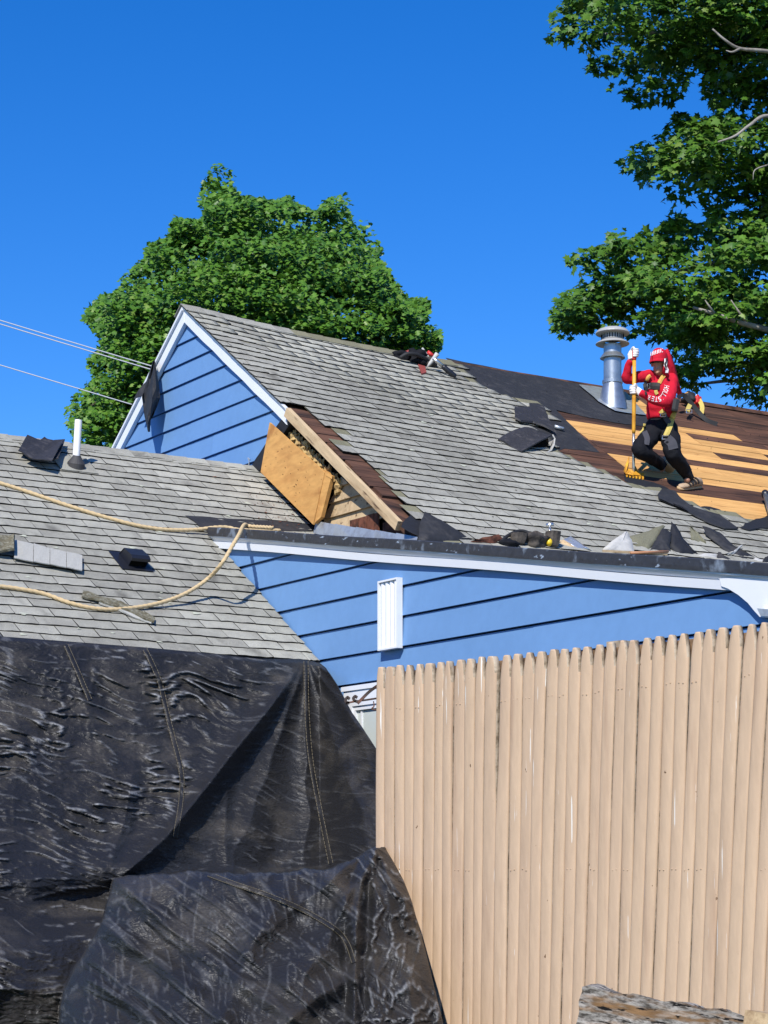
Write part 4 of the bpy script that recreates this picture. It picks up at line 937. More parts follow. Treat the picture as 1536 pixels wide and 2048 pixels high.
    a, c = m_(1549, 1052, .08), m_(1531, 990, .10)
    MB().tube([a, c], 0.028, 10).build('shaft', M['galvanised'], t, smooth=True)
    d = (c - a).normalized(); MB().tube([c - d * 0.02, c + d * 0.05, c + d * 0.075, c + d * .08], [.038, .040, .034, .01], 10).build('grip', M['black_plastic'], t, smooth=True)
    # small crumbs of tar and nails
    rd = random.Random(31); b = MB()
    for _ in range(150):
        u, v = rd.uniform(600, 1530), rd.uniform(700, 1060)
        r, g, z = on_main(u, v)
        if not (0.3 < r < 7 and 0.1 < g < 3.9): continue
        p = H(r, g, zmain(r, g) + 0.012); s = rd.uniform(.006, .016); V = [p + Vector((rd.uniform(-s, s), rd.uniform(-s, s), rd.uniform(-.2 * s, s))) for _ in range(4)]
        b.add(V, [(0, 1, 2), (0, 2, 3), (0, 3, 1), (1, 3, 2)])
    tag(b.build('tar_crumbs', M['felt_dark']), 'scattered black tar crumbs on the steep roof', 'debris', kind='stuff')
    b = MB()
    for _ in range(60):
        if rd.random() < .6: u, v = rd.uniform(0, 640), rd.uniform(930, 1290); r, g, z = on_wing(u, v); zf = zwing
        else: u, v = rd.uniform(650, 1300), rd.uniform(720, 1080); r, g, z = on_main(u, v); zf = zmain
        if zf is zmain and not (0.4 < r < 3.2 and 0.2 < g < 3.9): continue
        if zf is zwing and not (r < R2 - .15 and g > WG + .1) and not (g < 2.5 and r < -.2): continue
        up = (G * -1 + Z * .69).normalized(); n = R.cross(up).normalized(); p = H(r, g, zf(r, g)) + n * 0.0165; s = rd.uniform(.008, .026); k = 8; ph = rd.uniform(0, 6)
        b.add([p + n * .003] + [p + (R * math.cos(a) * 1.4 + up * math.sin(a) * .8) * s * (1 + .35 * math.sin(3 * a + ph)) for a in [2 * math.pi * i / k for i in range(k)]], [(0, i + 1, (i + 1) % k + 1) for i in range(k)])
    tag(b.build('lichen_spots', M['lichen']), 'pale lichen spots scattered on the shingles', 'lichen', kind='stuff')
    b = MB()
    for _ in range(160):
        u, v = rd.gauss(575, 40), rd.gauss(1005, 35); r, g, z = on_wing(u, v)
        if r > -.08 or g > 2.65 or g < 1.6: continue
        p = H(r, g, z + .025); d = Vector((rd.uniform(-1, 1), rd.uniform(-1, 1), rd.uniform(-.3, .3))).normalized() * rd.uniform(.01, .035); s = Vector((rd.uniform(-1, 1), rd.uniform(-1, 1), 0)) * .006
        b.add([p, p + d, p + d + s, p + s, p + Z * .006, p + d + Z * .006], [(0, 1, 2, 3), (0, 4, 5, 1), (3, 2, 5, 4)])
    tag(b.build('bark_crumbs', M['red_wood']), 'reddish wood crumbs on the wing roof below the plywood', 'debris', kind='stuff')
debris()

# ------------------------------------------------------------------ picket fence
FL = Vector(((763 - CX) / F * 9.5, 9.5, 0)); FR = Vector(((1536 - CX) / F * 7.85, 7.85, 0)); FD = (FR - FL).normalized(); FN = Vector((FD.y, -FD.x, 0))   # FN faces the camera
if FN.y > 0: FN = -FN
KF = 0.027
def fs_at(u):
    q = Vector(((u - CX) / F, 1.0, 0)); a = FL; det = q.x * (-FD.y) - q.y * (-FD.x); t = (a.x * (-FD.y) - a.y * (-FD.x)) / det
    P = q * t; return (P - FL).dot(FD), t
def fp(s, z, out=0.0): return FL + FD * (s * (1 + KF * (z - EYE))) + FN * out + Z * z
def fence():
    t = thing('picket_fence', FL + FD * 1.2 + Z * GZ, 'tall tan painted stockade fence of pointed half round pickets', 'fence')
    tops = [(220, 437), (250, 436), (285, 430), (318, 430), (350, 427), (387, 424), (424, 420), (452, 417), (490, 412), (533, 408), (560, 402), (597, 400), (650, 396), (688, 392), (728, 387), (768, 384), (808, 377), (848, 375), (886, 371), (930, 367), (968, 360), (1008, 352), (1048, 346), (1088, 345), (1130, 337), (1175, 332), (1215, 327), (1260, 322), (1303, 317), (1350, 308), (1393, 302), (1438, 295), (1487, 290), (1532, 285), (1578, 279), (1624, 273), (1672, 267)]
    C = []
    for x, y in tops:
        u, v = 640 + x / 1.714, 1080 + y / 1.714; s, d = fs_at(u); z = EYE + (HZ - v) / F * d; C.append((s / (1 + KF * (z - EYE)), z))
    rd = random.Random(9); edges = [C[0][0] - 0.028]
    for a, c in zip(C, C[1:]): edges.append((a[0] + c[0]) / 2)
    edges.append(C[-1][0] + 0.03)
    nails = MB()
    for i, (s, zt) in enumerate(C):
        e0, e1 = edges[i], edges[i + 1]
        gap = rd.uniform(0.0, 0.0013); e0 += gap; e1 -= gap; sc, hw = (e0 + e1) / 2, (e1 - e0) / 2; na = 11; bul = rd.uniform(0.008, 0.015); skew = rd.uniform(-0.12, 0.12); ph = rd.uniform(0, 6); rd_e = rd.uniform(.5, .85); lean = rd.uniform(-.003, .003)
        blunt = 0.62 if i in (0, 1, 5) else rd.uniform(0.36, 0.52); tl = 0.045 if i == 1 else rd.uniform(0.075, 0.105)
        zs = [GZ - 0.05 + (zt - tl - GZ + 0.05) * k / 14 for k in range(15)] + [zt - tl * 0.45, zt - tl * 0.08, zt]
        ws = [1.0] * 15 + [0.5 + blunt * 0.5 + 0.07, blunt + 0.06, blunt * 0.8]
        V = []; gp = (lambda z: 0.0055 * max(0, min(1, (z - 1.78) / .2))) if i in (11, 12) else (lambda z: 0.0)
        for k, (z, w) in enumerate(zip(zs, ws)):
            wx = lean * (z - 1.5) + 0.0024 * math.sin(z * 3.1 + ph) + rd.uniform(-0.0006, 0.0006); o0 = 0.003 * math.sin(z * 2.0 + ph * 2)
            for q in range(na):
                a = math.pi * q / (na - 1); x = -math.cos(a); h = math.sin(a) ** rd_e * bul * (1 + skew * x)
                if k >= 15: h = min(h, bul * 1.0)
                xx = max(-1, min(1, x)) * w if k >= 15 else x
                V.append(fp(sc + xx * (hw - gp(z)) + wx + (-gp(z) if i == 11 else gp(z)), z, 0.018 + h + o0))
            V.append(fp(sc + hw * w + wx, z, 0.004)); V.append(fp(sc - hw * w + wx, z, 0.004))
        m = na + 2; K = len(zs); Fc = []; Mi = []
        for k in range(K - 1):
            for q in range(m):
                Fc.append((k * m + q, k * m + (q + 1) % m, (k + 1) * m + (q + 1) % m, (k + 1) * m + q))
                side = q >= na - 1 or q == na - 2 or q == na - 3
                Mi.append(1 if (k >= 14 and (q >= na - 3)) or q >= na - 1 else 0)
        Fc.append(tuple(range((K - 1) * m, K * m))); Mi.append(1 if i in (5, 11) or rd.random() < .3 else 0); Fc.append(tuple(range(m))); Mi.append(0)
        o = mk('picket', V, Fc, [M['fence_paint'], M['bare_wood']], t, smooth=True, fmat=Mi)
        for zn in (EYE + 0.002, zt - 0.20):
            for dx in (-0.35, 0.3):
                p = fp(sc + dx * hw, zn + rd.uniform(-.004, .004), 0.018 + bul * 0.95); V2, f2 = blob(p, .0035, .002, .0035, FD, 1, 0, 1); nails.add(V2, f2)
    tag(nails.build('nail_heads', M['fence_paint'], t), kind='stuff')
    L_ = C[-1][0]; zb = lambda f: (C[0][1] + (C[-1][1] - C[0][1]) * f)
    for zo, s0 in ((-0.15, 0.0), (None, 0.0)):
        za, zc = (C[0][1] - 0.105, C[-1][1] - 0.105) if zo else (EYE - 0.04, EYE - 0.04)
        mid = 0.42
        P = [fp(-0.02, za, -0.035), fp(L_, zc, -0.035), fp(L_, zc + 0.075, -0.035), fp(-0.02, za + 0.075, -0.035)]
        MB().prism(P, [p + FN * 0.036 for p in P]).build('rail', M['rail_wood'], t)
    u0, d0 = fs_at(1231); P = [fp(u0 - 0.047, GZ, -0.13), fp(u0 + 0.047, GZ, -0.13), fp(u0 + 0.047, GZ, -0.037), fp(u0 - 0.047, GZ, -0.037)]; zt = EYE + (HZ - 1279) / F * d0
    MB().prism(P, [p + Z * (zt - GZ) + (FD * 0.0) for p in P]).build('post', M['bare_wood'], t)
    P = [fp(0.02, GZ, -0.13), fp(0.11, GZ, -0.13), fp(0.11, GZ, -0.037), fp(0.02, GZ, -0.037)]; MB().prism(P, [p + Z * (C[0][1] - GZ - 0.06) for p in P]).build('post', M['bare_wood'], t)
    return C
FC = fence()
def bracket():
    D = 9.62; p = lambda u, v: at(u, v, D)
    t = thing('iron_bracket', p(755, 1370), 'rusty scrolled iron plant bracket fixed behind the left end of the fence', 'bracket')
    def bar(nm, pts, w=0.013, n=6):
        Q = spline(pts, n); rows = [[q + Vector((0, dy, 0)) for dy in (-0.012, 0.012)] for q in Q]; MB().sheet(rows, w).build(nm, M['iron'], t)
    bar('brace', [fp(.03, EYE + (HZ - 1349) / F * 9.6, -.08), p(745, 1375), p(713, 1405)])
    bar('arm', [p(692, 1408), p(712, 1404), p(735, 1401), fp(.03, EYE + (HZ - 1394) / F * 9.6, -.08)], 0.007)
    bar('scroll', [p(716, 1393), p(710, 1390), p(704, 1396), p(707, 1403), p(714, 1406)])
    bar('scroll', [p(701, 1396), p(695, 1392), p(689, 1398), p(690, 1406), p(698, 1409)])
    bar('wire_hook', [p(746, 1403), p(747, 1412), p(743, 1416), p(744, 1420), p(752, 1421)], 0.005)
bracket()
def plank():
    a, c = at(1184, 1974, 6.2), at(1514, 2031, 5.8); ex = (c - a); L_ = ex.length; ex /= L_; n = Vector((-.05, -1, 0)); n = (n - ex * n.dot(ex)).normalized(); up = n.cross(ex) * -1
    if up.z < 0: up = -up
    rd = random.Random(4); b = MB(); nx, ny = 60, 12; hgt = 0.19; th = 0.05; V = []
    for i in range(nx + 1):
        for j in range(ny + 1):
            x = L_ * i / nx; y = -hgt * j / ny
            if i == 0: x += rd.uniform(-.004, .006) - 0.012 * j / ny
            yy = y + (0.004 * math.sin(x * 40) + rd.uniform(-.002, .002) if j == 0 else 0)
            rel = 0.004 * float(pnoise(x * 14, y * 90, 3)) + 0.006 * float(pnoise(x * 7, y * 30, 5))
            V.append(Vector((x, yy, th + rel)))
    rows = [[a + ex * V[i * (ny + 1) + j].x + up * V[i * (ny + 1) + j].y + n * V[i * (ny + 1) + j].z for j in range(ny + 1)] for i in range(nx + 1)]
    t = thing('weathered_plank', a + ex * L_ / 2 - Z * 0.6, 'thick weathered grey plank with rotten ragged end in front of the fence', 'plank')
    bb = MB().sheet(rows, th)
    fm = frame(a, ex, up, n); inv = fm.inverted(); me = bpy.data.meshes.new('board'); me.from_pydata([inv @ v for v in bb.v], [], bb.f); me.materials.append(M['weathered'])
    bm = bmesh.new(); bm.from_mesh(me); bmesh.ops.recalc_face_normals(bm, faces=bm.faces); bm.to_mesh(me); bm.free()
    link_m('board', me, t, fm)
    b = MB(); b.box(c + ex * 0.004 + up * (-0.22), ex * 0.16, up * 0.235, n * 0.075); b.build('end_post', M['bare_wood2'], t)
    b = MB(); b.box(Vector((a.x + .08, a.y, 0.2)), Vector((.09, 0, 0)), Vector((0, .09, 0)), Z * (a.z - 0.2 - .21)); b.build('support_post', M['bare_wood'], t)
mat('bare_wood2', (0.50, 0.37, 0.22), 0.9, spec=0.15, col2=(0.28, 0.18, 0.10), vscale=12, bump=0.4, bscale=25)
plank()

# ------------------------------------------------------------------ the black tarpaulin
mat('tarp', (0.019, 0.021, 0.027), 0.40, spec=0.38, bump=0.0)
def tarp_material():
    m = M['tarp']; n = m.node_tree; N = n.nodes; L = n.links; bs = N['Principled BSDF']
    tc = N.new('ShaderNodeTexCoord')
    def noise(sc, det, st=(1, 1, 1), dist=0.0):
        mp = N.new('ShaderNodeMapping'); mp.inputs['Scale'].default_value = st; L.new(tc.outputs['Object'], mp.inputs[0])
        t = N.new('ShaderNodeTexNoise'); t.inputs['Scale'].default_value = sc; t.inputs['Detail'].default_value = det; t.inputs['Distortion'].default_value = dist; L.new(mp.outputs[0], t.inputs['Vector']); return t.outputs[0]
    dust = noise(3.0, 7, (1, .5, 1.6), .6); mr = N.new('ShaderNodeMapRange'); mr.inputs[1].default_value = .5; mr.inputs[2].default_value = .72; L.new(dust, mr.inputs[0])
    fine = noise(40, 4, (1, 1, 3)); mu = N.new('ShaderNodeMath'); mu.operation = 'MULTIPLY'; L.new(mr.outputs[0], mu.inputs[0]); L.new(fine, mu.inputs[1])
    mx = N.new('ShaderNodeMix'); mx.data_type = 'RGBA'; mx.inputs[6].default_value = (0.0155, 0.0150, 0.0155, 1); mx.inputs[7].default_value = (0.082, 0.072, 0.058, 1); L.new(mu.outputs[0], mx.inputs[0]); sa = N.new('ShaderNodeAttribute'); sa.attribute_name = 'var'; sn = noise(60, 3); sm_ = N.new('ShaderNodeMath'); sm_.operation = 'MULTIPLY'; L.new(sa.outputs['Fac'], sm_.inputs[0]); L.new(sn, sm_.inputs[1]); m3 = N.new('ShaderNodeMix'); m3.data_type = 'RGBA'; L.new(sm_.outputs[0], m3.inputs[0]); L.new(mx.outputs[2], m3.inputs[6]); m3.inputs[7].default_value = (0.34, 0.345, 0.355, 1); L.new(m3.outputs[2], bs.inputs['Base Color'])  # pale grey mixed in along the crinkle crests as painted highlights
    rr = N.new('ShaderNodeMapRange'); rr.inputs[3].default_value = .36; rr.inputs[4].default_value = .58; L.new(fine, rr.inputs[0]); L.new(rr.outputs[0], bs.inputs['Roughness'])
    cr = noise(16, 3, (1, .6, 2.2), 1.2); ab = N.new('ShaderNodeMath'); ab.operation = 'SUBTRACT'; L.new(cr, ab.inputs[0]); ab.inputs[1].default_value = .5; a2 = N.new('ShaderNodeMath'); a2.operation = 'ABSOLUTE'; L.new(ab.outputs[0], a2.inputs[0])
    wv = N.new('ShaderNodeTexWave'); wv.inputs['Scale'].default_value = 90; wv.bands_direction = 'Z'; L.new(tc.outputs['Object'], wv.inputs[0])
    b1 = N.new('ShaderNodeBump'); b1.inputs['Strength'].default_value = .5; b1.inputs['Distance'].default_value = .03; L.new(a2.outputs[0], b1.inputs['Height'])
    b2 = N.new('ShaderNodeBump'); b2.inputs['Strength'].default_value = .15; b2.inputs['Distance'].default_value = .002; L.new(wv.outputs['Fac'], b2.inputs['Height']); L.new(b1.outputs[0], b2.inputs['Normal']); L.new(b2.outputs[0], bs.inputs['Normal'])
tarp_material()
mat('seam_thread', (0.15, 0.125, 0.08), 0.8)
def interp(x, xs, ys): return np.interp(x, xs, ys)
def seg_d(U, V, pts):
    """distance in pixels to a polyline, signed (positive on its right side when walking along it), and the run along it"""
    best = np.full(U.shape, 1e9); sg = np.zeros(U.shape); run = np.zeros(U.shape); acc = 0.0
    for (x0, y0), (x1, y1) in zip(pts, pts[1:]):
        dx, dy = x1 - x0, y1 - y0; L2 = dx * dx + dy * dy; t = np.clip(((U - x0) * dx + (V - y0) * dy) / L2, 0, 1); px, py = x0 + t * dx, y0 + t * dy
        d = np.hypot(U - px, V - py); c = (U - x0) * dy - (V - y0) * dx; m = d < best
        best = np.where(m, d, best); sg = np.where(m, np.sign(c), sg); run = np.where(m, acc + t * math.sqrt(L2), run); acc += math.sqrt(L2)
    return best, sg, run
def smooth(x, a, b): t = np.clip((x - a) / (b - a), 0, 1); return t * t * (3 - 2 * t)
def ridged(x, y, seed, oct=3):
    s = np.zeros(x.shape); a = 1.0
    for o in range(oct): s += a * (1 - np.abs(pnoise(x * 2 ** o, y * 2 ** o, seed + o)) * 2.6); a *= 0.5
    return s
TU = [-250, 0, 120, 300, 420, 520, 600, 640, 652]; TV = [1255, 1273, 1282, 1296, 1307, 1318, 1318, 1326, 1336]
RV = [1300, 1336, 1369, 1391, 1425, 1455, 1485, 1511, 1560, 1640, 1688, 1700, 1725, 1760, 1800, 1900, 2048, 2300]; RU = [620, 652, 674, 686, 704, 725, 744, 761, 771, 772, 769, 772, 787, 806, 822, 850, 886, 940]
CU = [-200, 228, 300, 400, 500, 580, 650, 700, 735, 765, 800, 1000]; CV = [1790, 1757, 1749, 1744, 1748, 1744, 1738, 1724, 1702, 1692, 1692, 1692]
EU = [-250, 0, 120, 300, 420, 520, 600, 640, 700, 770, 950]
ED = [rayd for rayd in [(CAM - H(*on_wing(u, float(np.interp(u, TU, TV)), 0.035))).y * -1 for u in EU[:8]]] + [14.45, 13.95, 13.6]
def tarp_depth(U, V):
    eave = interp(U, EU, ED)
    top = interp(U, TU, TV); k = np.clip((V - top) / 440.0, -0.2, 1.6)
    Du = eave + 0.05 - 2.0 * k ** 0.9 * (k > 0) - 0.10 * np.minimum(k, 0)
    Du = np.where(k > 0, eave - 0.06 * smooth(k, 0, .02) - 1.6 * np.clip(k, 0, 2) ** 1.1, eave)
    # tent ridge running down-left from the corner peak; right of it the cloth turns away
    d, s, run = seg_d(U, V, [(606, 1322), (540, 1415), (470, 1500), (400, 1590), (330, 1676), (245, 1752)])
    side = d * s                                             # sign: see below
    inn = smooth(V, 1325, 1400) * (1 - smooth(V, 1725, 1772))
    Du = Du - inn * 0.20 * np.exp(-(d / 22.0) ** 1.2) + inn * np.where(side * TS > 0, 0.10 * (1 - np.exp(-d / 60.0)), 0.32 * (1 - np.exp(-d / 90.0))) * 0.6
    # fan of folds from the peak
    ang = np.arctan2(U - 612, V - 1316 + 1e-3); rad = np.hypot(U - 612, V - 1316)
    fan = (1 - 1.6 * np.abs(np.sin(ang * 9.5 + 0.6 * pnoise(rad / 90, ang * 3, 4)))) * np.minimum(rad / 160, 1.0) * smooth(ang, -0.75, -0.5)
    Du -= 0.05 * fan
    # the long vertical folds on the left
    for (pts, amp, wd) in (([(130, 1290), (175, 1420), (235, 1560)], .09, 22), ([(0, 1330), (40, 1460), (90, 1620), (120, 1740)], .07, 26), ([(270, 1520), (250, 1640), (215, 1740)], .12, 14), ([(465, 1310), (480, 1420), (482, 1520)], .05, 12), ([(690, 1400), (730, 1500), (760, 1600)], .06, 12), ([(455, 1560), (450, 1680), (455, 1740)], .06, 10)):
        tl = sum(math.hypot(x1 - x0, y1 - y0) for (x0, y0), (x1, y1) in zip(pts, pts[1:])); d2, s2, r2 = seg_d(U, V, pts); tp = np.sin(math.pi * np.clip(r2 / tl, 0.0, 1)) ** .7; Du -= .5 * tp * amp * (np.exp(-(d2 / wd) ** 1.1) - 0.5 * np.exp(-((d2 - wd * 1.6) / wd) ** 2) * (s2 > 0))
    # sagging belly at the lower left with a deep pocket under it
    lf = 1 - smooth(U, 190, 300); lip = interp(U, [-100, 0, 60, 130, 190, 260], [1752, 1752, 1765, 1760, 1752, 1740])
    Du = Du - lf * 0.13 * np.exp(-((V - lip + 22) / 44.0) ** 2) + lf * 0.12 * np.exp(-((V - lip - 40) / 24.0) ** 2) * (0.35 + 0.65 * smooth(U, 40, 140))
    Du = Du - lf * 0.45 * smooth(V, lip + 70, lip + 130)
    # crinkles
    wx = 60 * pnoise(U / 170.0, V / 140.0, 9); wy = 40 * pnoise(U / 150.0, V / 170.0, 10)
    mask = 0.35 + 0.65 * smooth(pnoise(U / 210.0, V / 120.0, 12), -0.15, 0.3)
    left = np.maximum(0.30 + 0.70 * smooth(side * TS, -10, 40), 0.9 * (U < 235) * smooth(V, 1740, 1800))
    c1 = ridged((U + wx) / 105.0, (V + wy - 0.22 * U) / 26.0, 20, 3); GLINT['u'] = smooth(c1, 1.32, 1.62) * mask * left; c1 = np.maximum(c1 - 0.9, 0)
    Du -= 0.075 * c1 * mask * left * smooth(k, .03, .14)
    c2 = ridged((U + wy) / 38.0, (V + wx) / 15.0, 30, 2); Du -= 0.009 * np.maximum(c2 - .7, 0) * (0.4 + left)
    Du -= 0.05 * pnoise(U / 120, V / 160, 40) + 0.02 * pnoise(U / 45, V / 60, 41)
    # front heap
    ul = interp(V, [1700, 1757, 1845, 1980, 2048, 2300], [238, 228, 204, 126, 118, 90]); vc = interp(U, CU, CV)
    sd = np.minimum(V - vc - 7 * pnoise(U / 45, U * 0, 82) - 3 * pnoise(U / 14, U * 0, 83), (U - ul) * 0.9 + 6 * pnoise(V / 40, V * 0, 84))
    Db = 9.15 + 0.12 * pnoise(U / 170, V / 130, 81) + 0.07 * np.abs(pnoise((U * .8 + V * .6) / 330, (V * .8 - U * .6) / 95, 90)) - 0.9 * np.clip((V - 1700) / 350.0, 0, 1.6) ** 0.9 + 0.10 * np.exp(-np.maximum(sd, 0) / 12.0) + 0.000012 * (U - 560) ** 2 * 0.25
    rgt = interp(V, RV, RU) - U; Db = Db + 0.05 * np.exp(-np.maximum(rgt, 0) / 7.0)
    # peak at the right with two vertical folds below it
    for (pts, amp, wd) in (([(752, 1700), (722, 1765), (712, 1860), (708, 2048), (705, 2200)], .07, 11), ([(765, 1700), (775, 1790), (800, 1900), (830, 2048)], .04, 20), ([(640, 1740), (690, 1790), (712, 1880)], .07, 18), ([(235, 1760), (330, 1850), (470, 1960), (620, 2060)], .05, 16), ([(215, 1860), (320, 1930), (420, 2010), (470, 2060)], .04, 14), ([(560, 1800), (500, 1900), (440, 2048)], .05, 26), ([(700, 1960), (640, 1990), (560, 2060)], .05, 20), ([(180, 1960), (260, 2010), (330, 2070)], .04, 12)):
        d2, s2, r2 = seg_d(U, V, pts); Db -= amp * np.exp(-(d2 / wd) ** 1.4) - 0.5 * amp * np.exp(-((d2 - wd * 1.7) / wd) ** 2)
    cx_ = (U * 0.80 + V * 0.6); cy_ = (-U * 0.6 + V * 0.80)
    c3 = ridged((cx_ + wx * .6) / 300.0, (cy_ + wy * .35) / 44.0, 50, 3); an2 = np.arctan2(U - 748, V - 1690 + 1e-3); rd2 = np.hypot(U - 748, V - 1690); Db -= 0.045 * (1 - 1.7 * np.abs(np.sin(an2 * 7 + .5 * pnoise(rd2 / 80, an2 * 2, 70)))) * np.clip(rd2 / 120, 0, 1) * np.exp(-rd2 / 420); c4 = ridged((U + wy) / 30.0, (V + wx) / 48.0, 56, 3)
    rz = smooth(U, 690, 760)
    Db -= (0.030 * np.maximum(c3 - .9, 0) * (1 - rz * .6) + 0.024 * np.maximum(c4 - .75, 0) * (0.35 + rz)) + 0.05 * pnoise(U / 140, V / 130, 60) + 0.018 * pnoise(U / 50, V / 50, 61)
    w = smooth(sd, -1.5, 2.5); GLINT['s'] = GLINT['u'] * (1 - w) + w * (smooth(c4, 1.25, 1.6) * (.22 + .5 * rz) + .22 * smooth(c3, 1.3, 1.7))
    return Du * (1 - w) + Db * w
TS = -1.0; GLINT = {}
def tarp():
    nu, nv = 510, 560; s = np.linspace(0, 1, nu)[None, :]; t = np.linspace(0, 1, nv)[:, None]
    tt = np.where(t < .75, t / .75 * .80, .80 + (t - .75) / .25 * .20)
    uu = -240 + s * (760 + 240) + 0 * t; v0 = interp(uu, TU, TV); vmax = 2215
    V_ = v0 + tt * (vmax - v0)
    for _ in range(4):
        U_ = -240 + s * (interp(V_, RV, RU) + 240); v0 = interp(U_, TU, TV); v0 = np.where(U_ > 652, 1336, v0); V_ = v0 + tt * (vmax - v0)
    v0s = np.where(s > 0.9, v0, v0)
    D = tarp_depth(U_, V_); crest_glint = GLINT['s'].ravel()  # crinkle highlights, painted through the base colour
    # keep the hem lying on the roof and the cloth clear of the blue wall
    X = (U_ - CX) / F * D; Zc = EYE + (HZ - V_) / F * D
    Zc = np.maximum(Zc, GZ - 0.02)
    P = np.stack([X, D, Zc], -1).reshape(-1, 3)
    i = np.arange(nv - 1)[:, None]; j = np.arange(nu - 1)[None, :]; a = (i * nu + j).ravel()
    T = np.stack([a, a + 1, a + nu + 1, a + nu], -1)
    o = np_mesh('tarpaulin', P, T, [M['tarp']], None, (-1.0, 11.0, GZ), smooth=True, attr=crest_glint)
    md = o.modifiers.new('thickness', 'SOLIDIFY'); md.thickness = 0.004; md.offset = 0
    tag(o, 'wrinkled black tarpaulin draped from the wing eave over bushes beside the fence', 'tarpaulin')
    # stitched seams
    for pts in ([(290, 1298), (318, 1360), (340, 1450), (362, 1540), (362, 1600), (350, 1676)], [(612, 1322), (614, 1420), (622, 1520), (640, 1620), (662, 1728)], [(416, 1748), (470, 1768), (540, 1792), (610, 1822), (670, 1858), (694, 1886), (708, 1925)], [(132, 1290), (150, 1330), (180, 1400)]):
        Q = spline([Vector((x, y, 0)) for x, y in pts], 14); up_ = np.array([q.x for q in Q]); vp_ = np.array([q.y for q in Q])
        b = MB(); rows = []
        for k, q in enumerate(Q):
            tn = (Q[min(k + 1, len(Q) - 1)] - Q[max(k - 1, 0)]).normalized(); nn = Vector((tn.y, -tn.x, 0)); row = []
            for w in (-5, -3.5, 0, 3.5, 5):
                x, y = q.x + nn.x * w, q.y + nn.y * w; d = float(tarp_depth(np.array([x]), np.array([y]))[0]); row.append(at(x, y, d - 0.006 - (0.012 if abs(w) < 4 else 0)))
            rows.append(row)
        b.sheet(rows); b.build('seam', M['tarp'], o, smooth=True)
        b = MB()
        for w in (-4.2, 4.2):
            line = []
            for k, q in enumerate(Q):
                tn = (Q[min(k + 1, len(Q) - 1)] - Q[max(k - 1, 0)]).normalized(); nn = Vector((tn.y, -tn.x, 0)); x, y = q.x + nn.x * w, q.y + nn.y * w
                d = float(tarp_depth(np.array([x]), np.array([y]))[0]); line.append(at(x, y, d - 0.018))
            for k in range(0, len(line) - 1): 
                b.tube([line[k].lerp(line[k + 1], .05), line[k].lerp(line[k + 1], .8)], 0.0016 * line[k].y / 12, 4)
        tag(b.build('stitching', M['seam_thread'], o), kind='stuff')
tarp()

# ------------------------------------------------------------------ trees
def leafshape(lobes):
    """maple leaf as a fan: points in the leaf plane (x across, y along), folded a little along the midrib"""
    if lobes:
        pts = [(0, 0), (0.16, 0.10), (0.46, 0.06), (0.34, 0.30), (0.56, 0.55), (0.24, 0.56), (0.0, 1.0), (-0.24, 0.56), (-0.56, 0.55), (-0.34, 0.30), (-0.46, 0.06), (-0.16, 0.10)]
        c = [(0, 0.38, 0.0)] + [(x, y - 0.0, -abs(x) * 0.22 - 0.10 * max(0, y - .5)) for x, y in pts]; n = len(pts)
        return np.array(c), np.array([(0, i + 1, (i + 1) % n + 1) for i in range(n)])
    pts = [(0, 0), (0.5, 0.12), (0.26, 0.40), (0.52, 0.62), (0.0, 1.0), (-0.52, 0.62), (-0.26, 0.40), (-0.5, 0.12)]
    return np.array([(x, y, -abs(x) * 0.3) for x, y in pts]), np.array([(0, 1, 2), (2, 3, 4), (0, 2, 4), (0, 4, 6), (4, 5, 6), (0, 6, 7)])
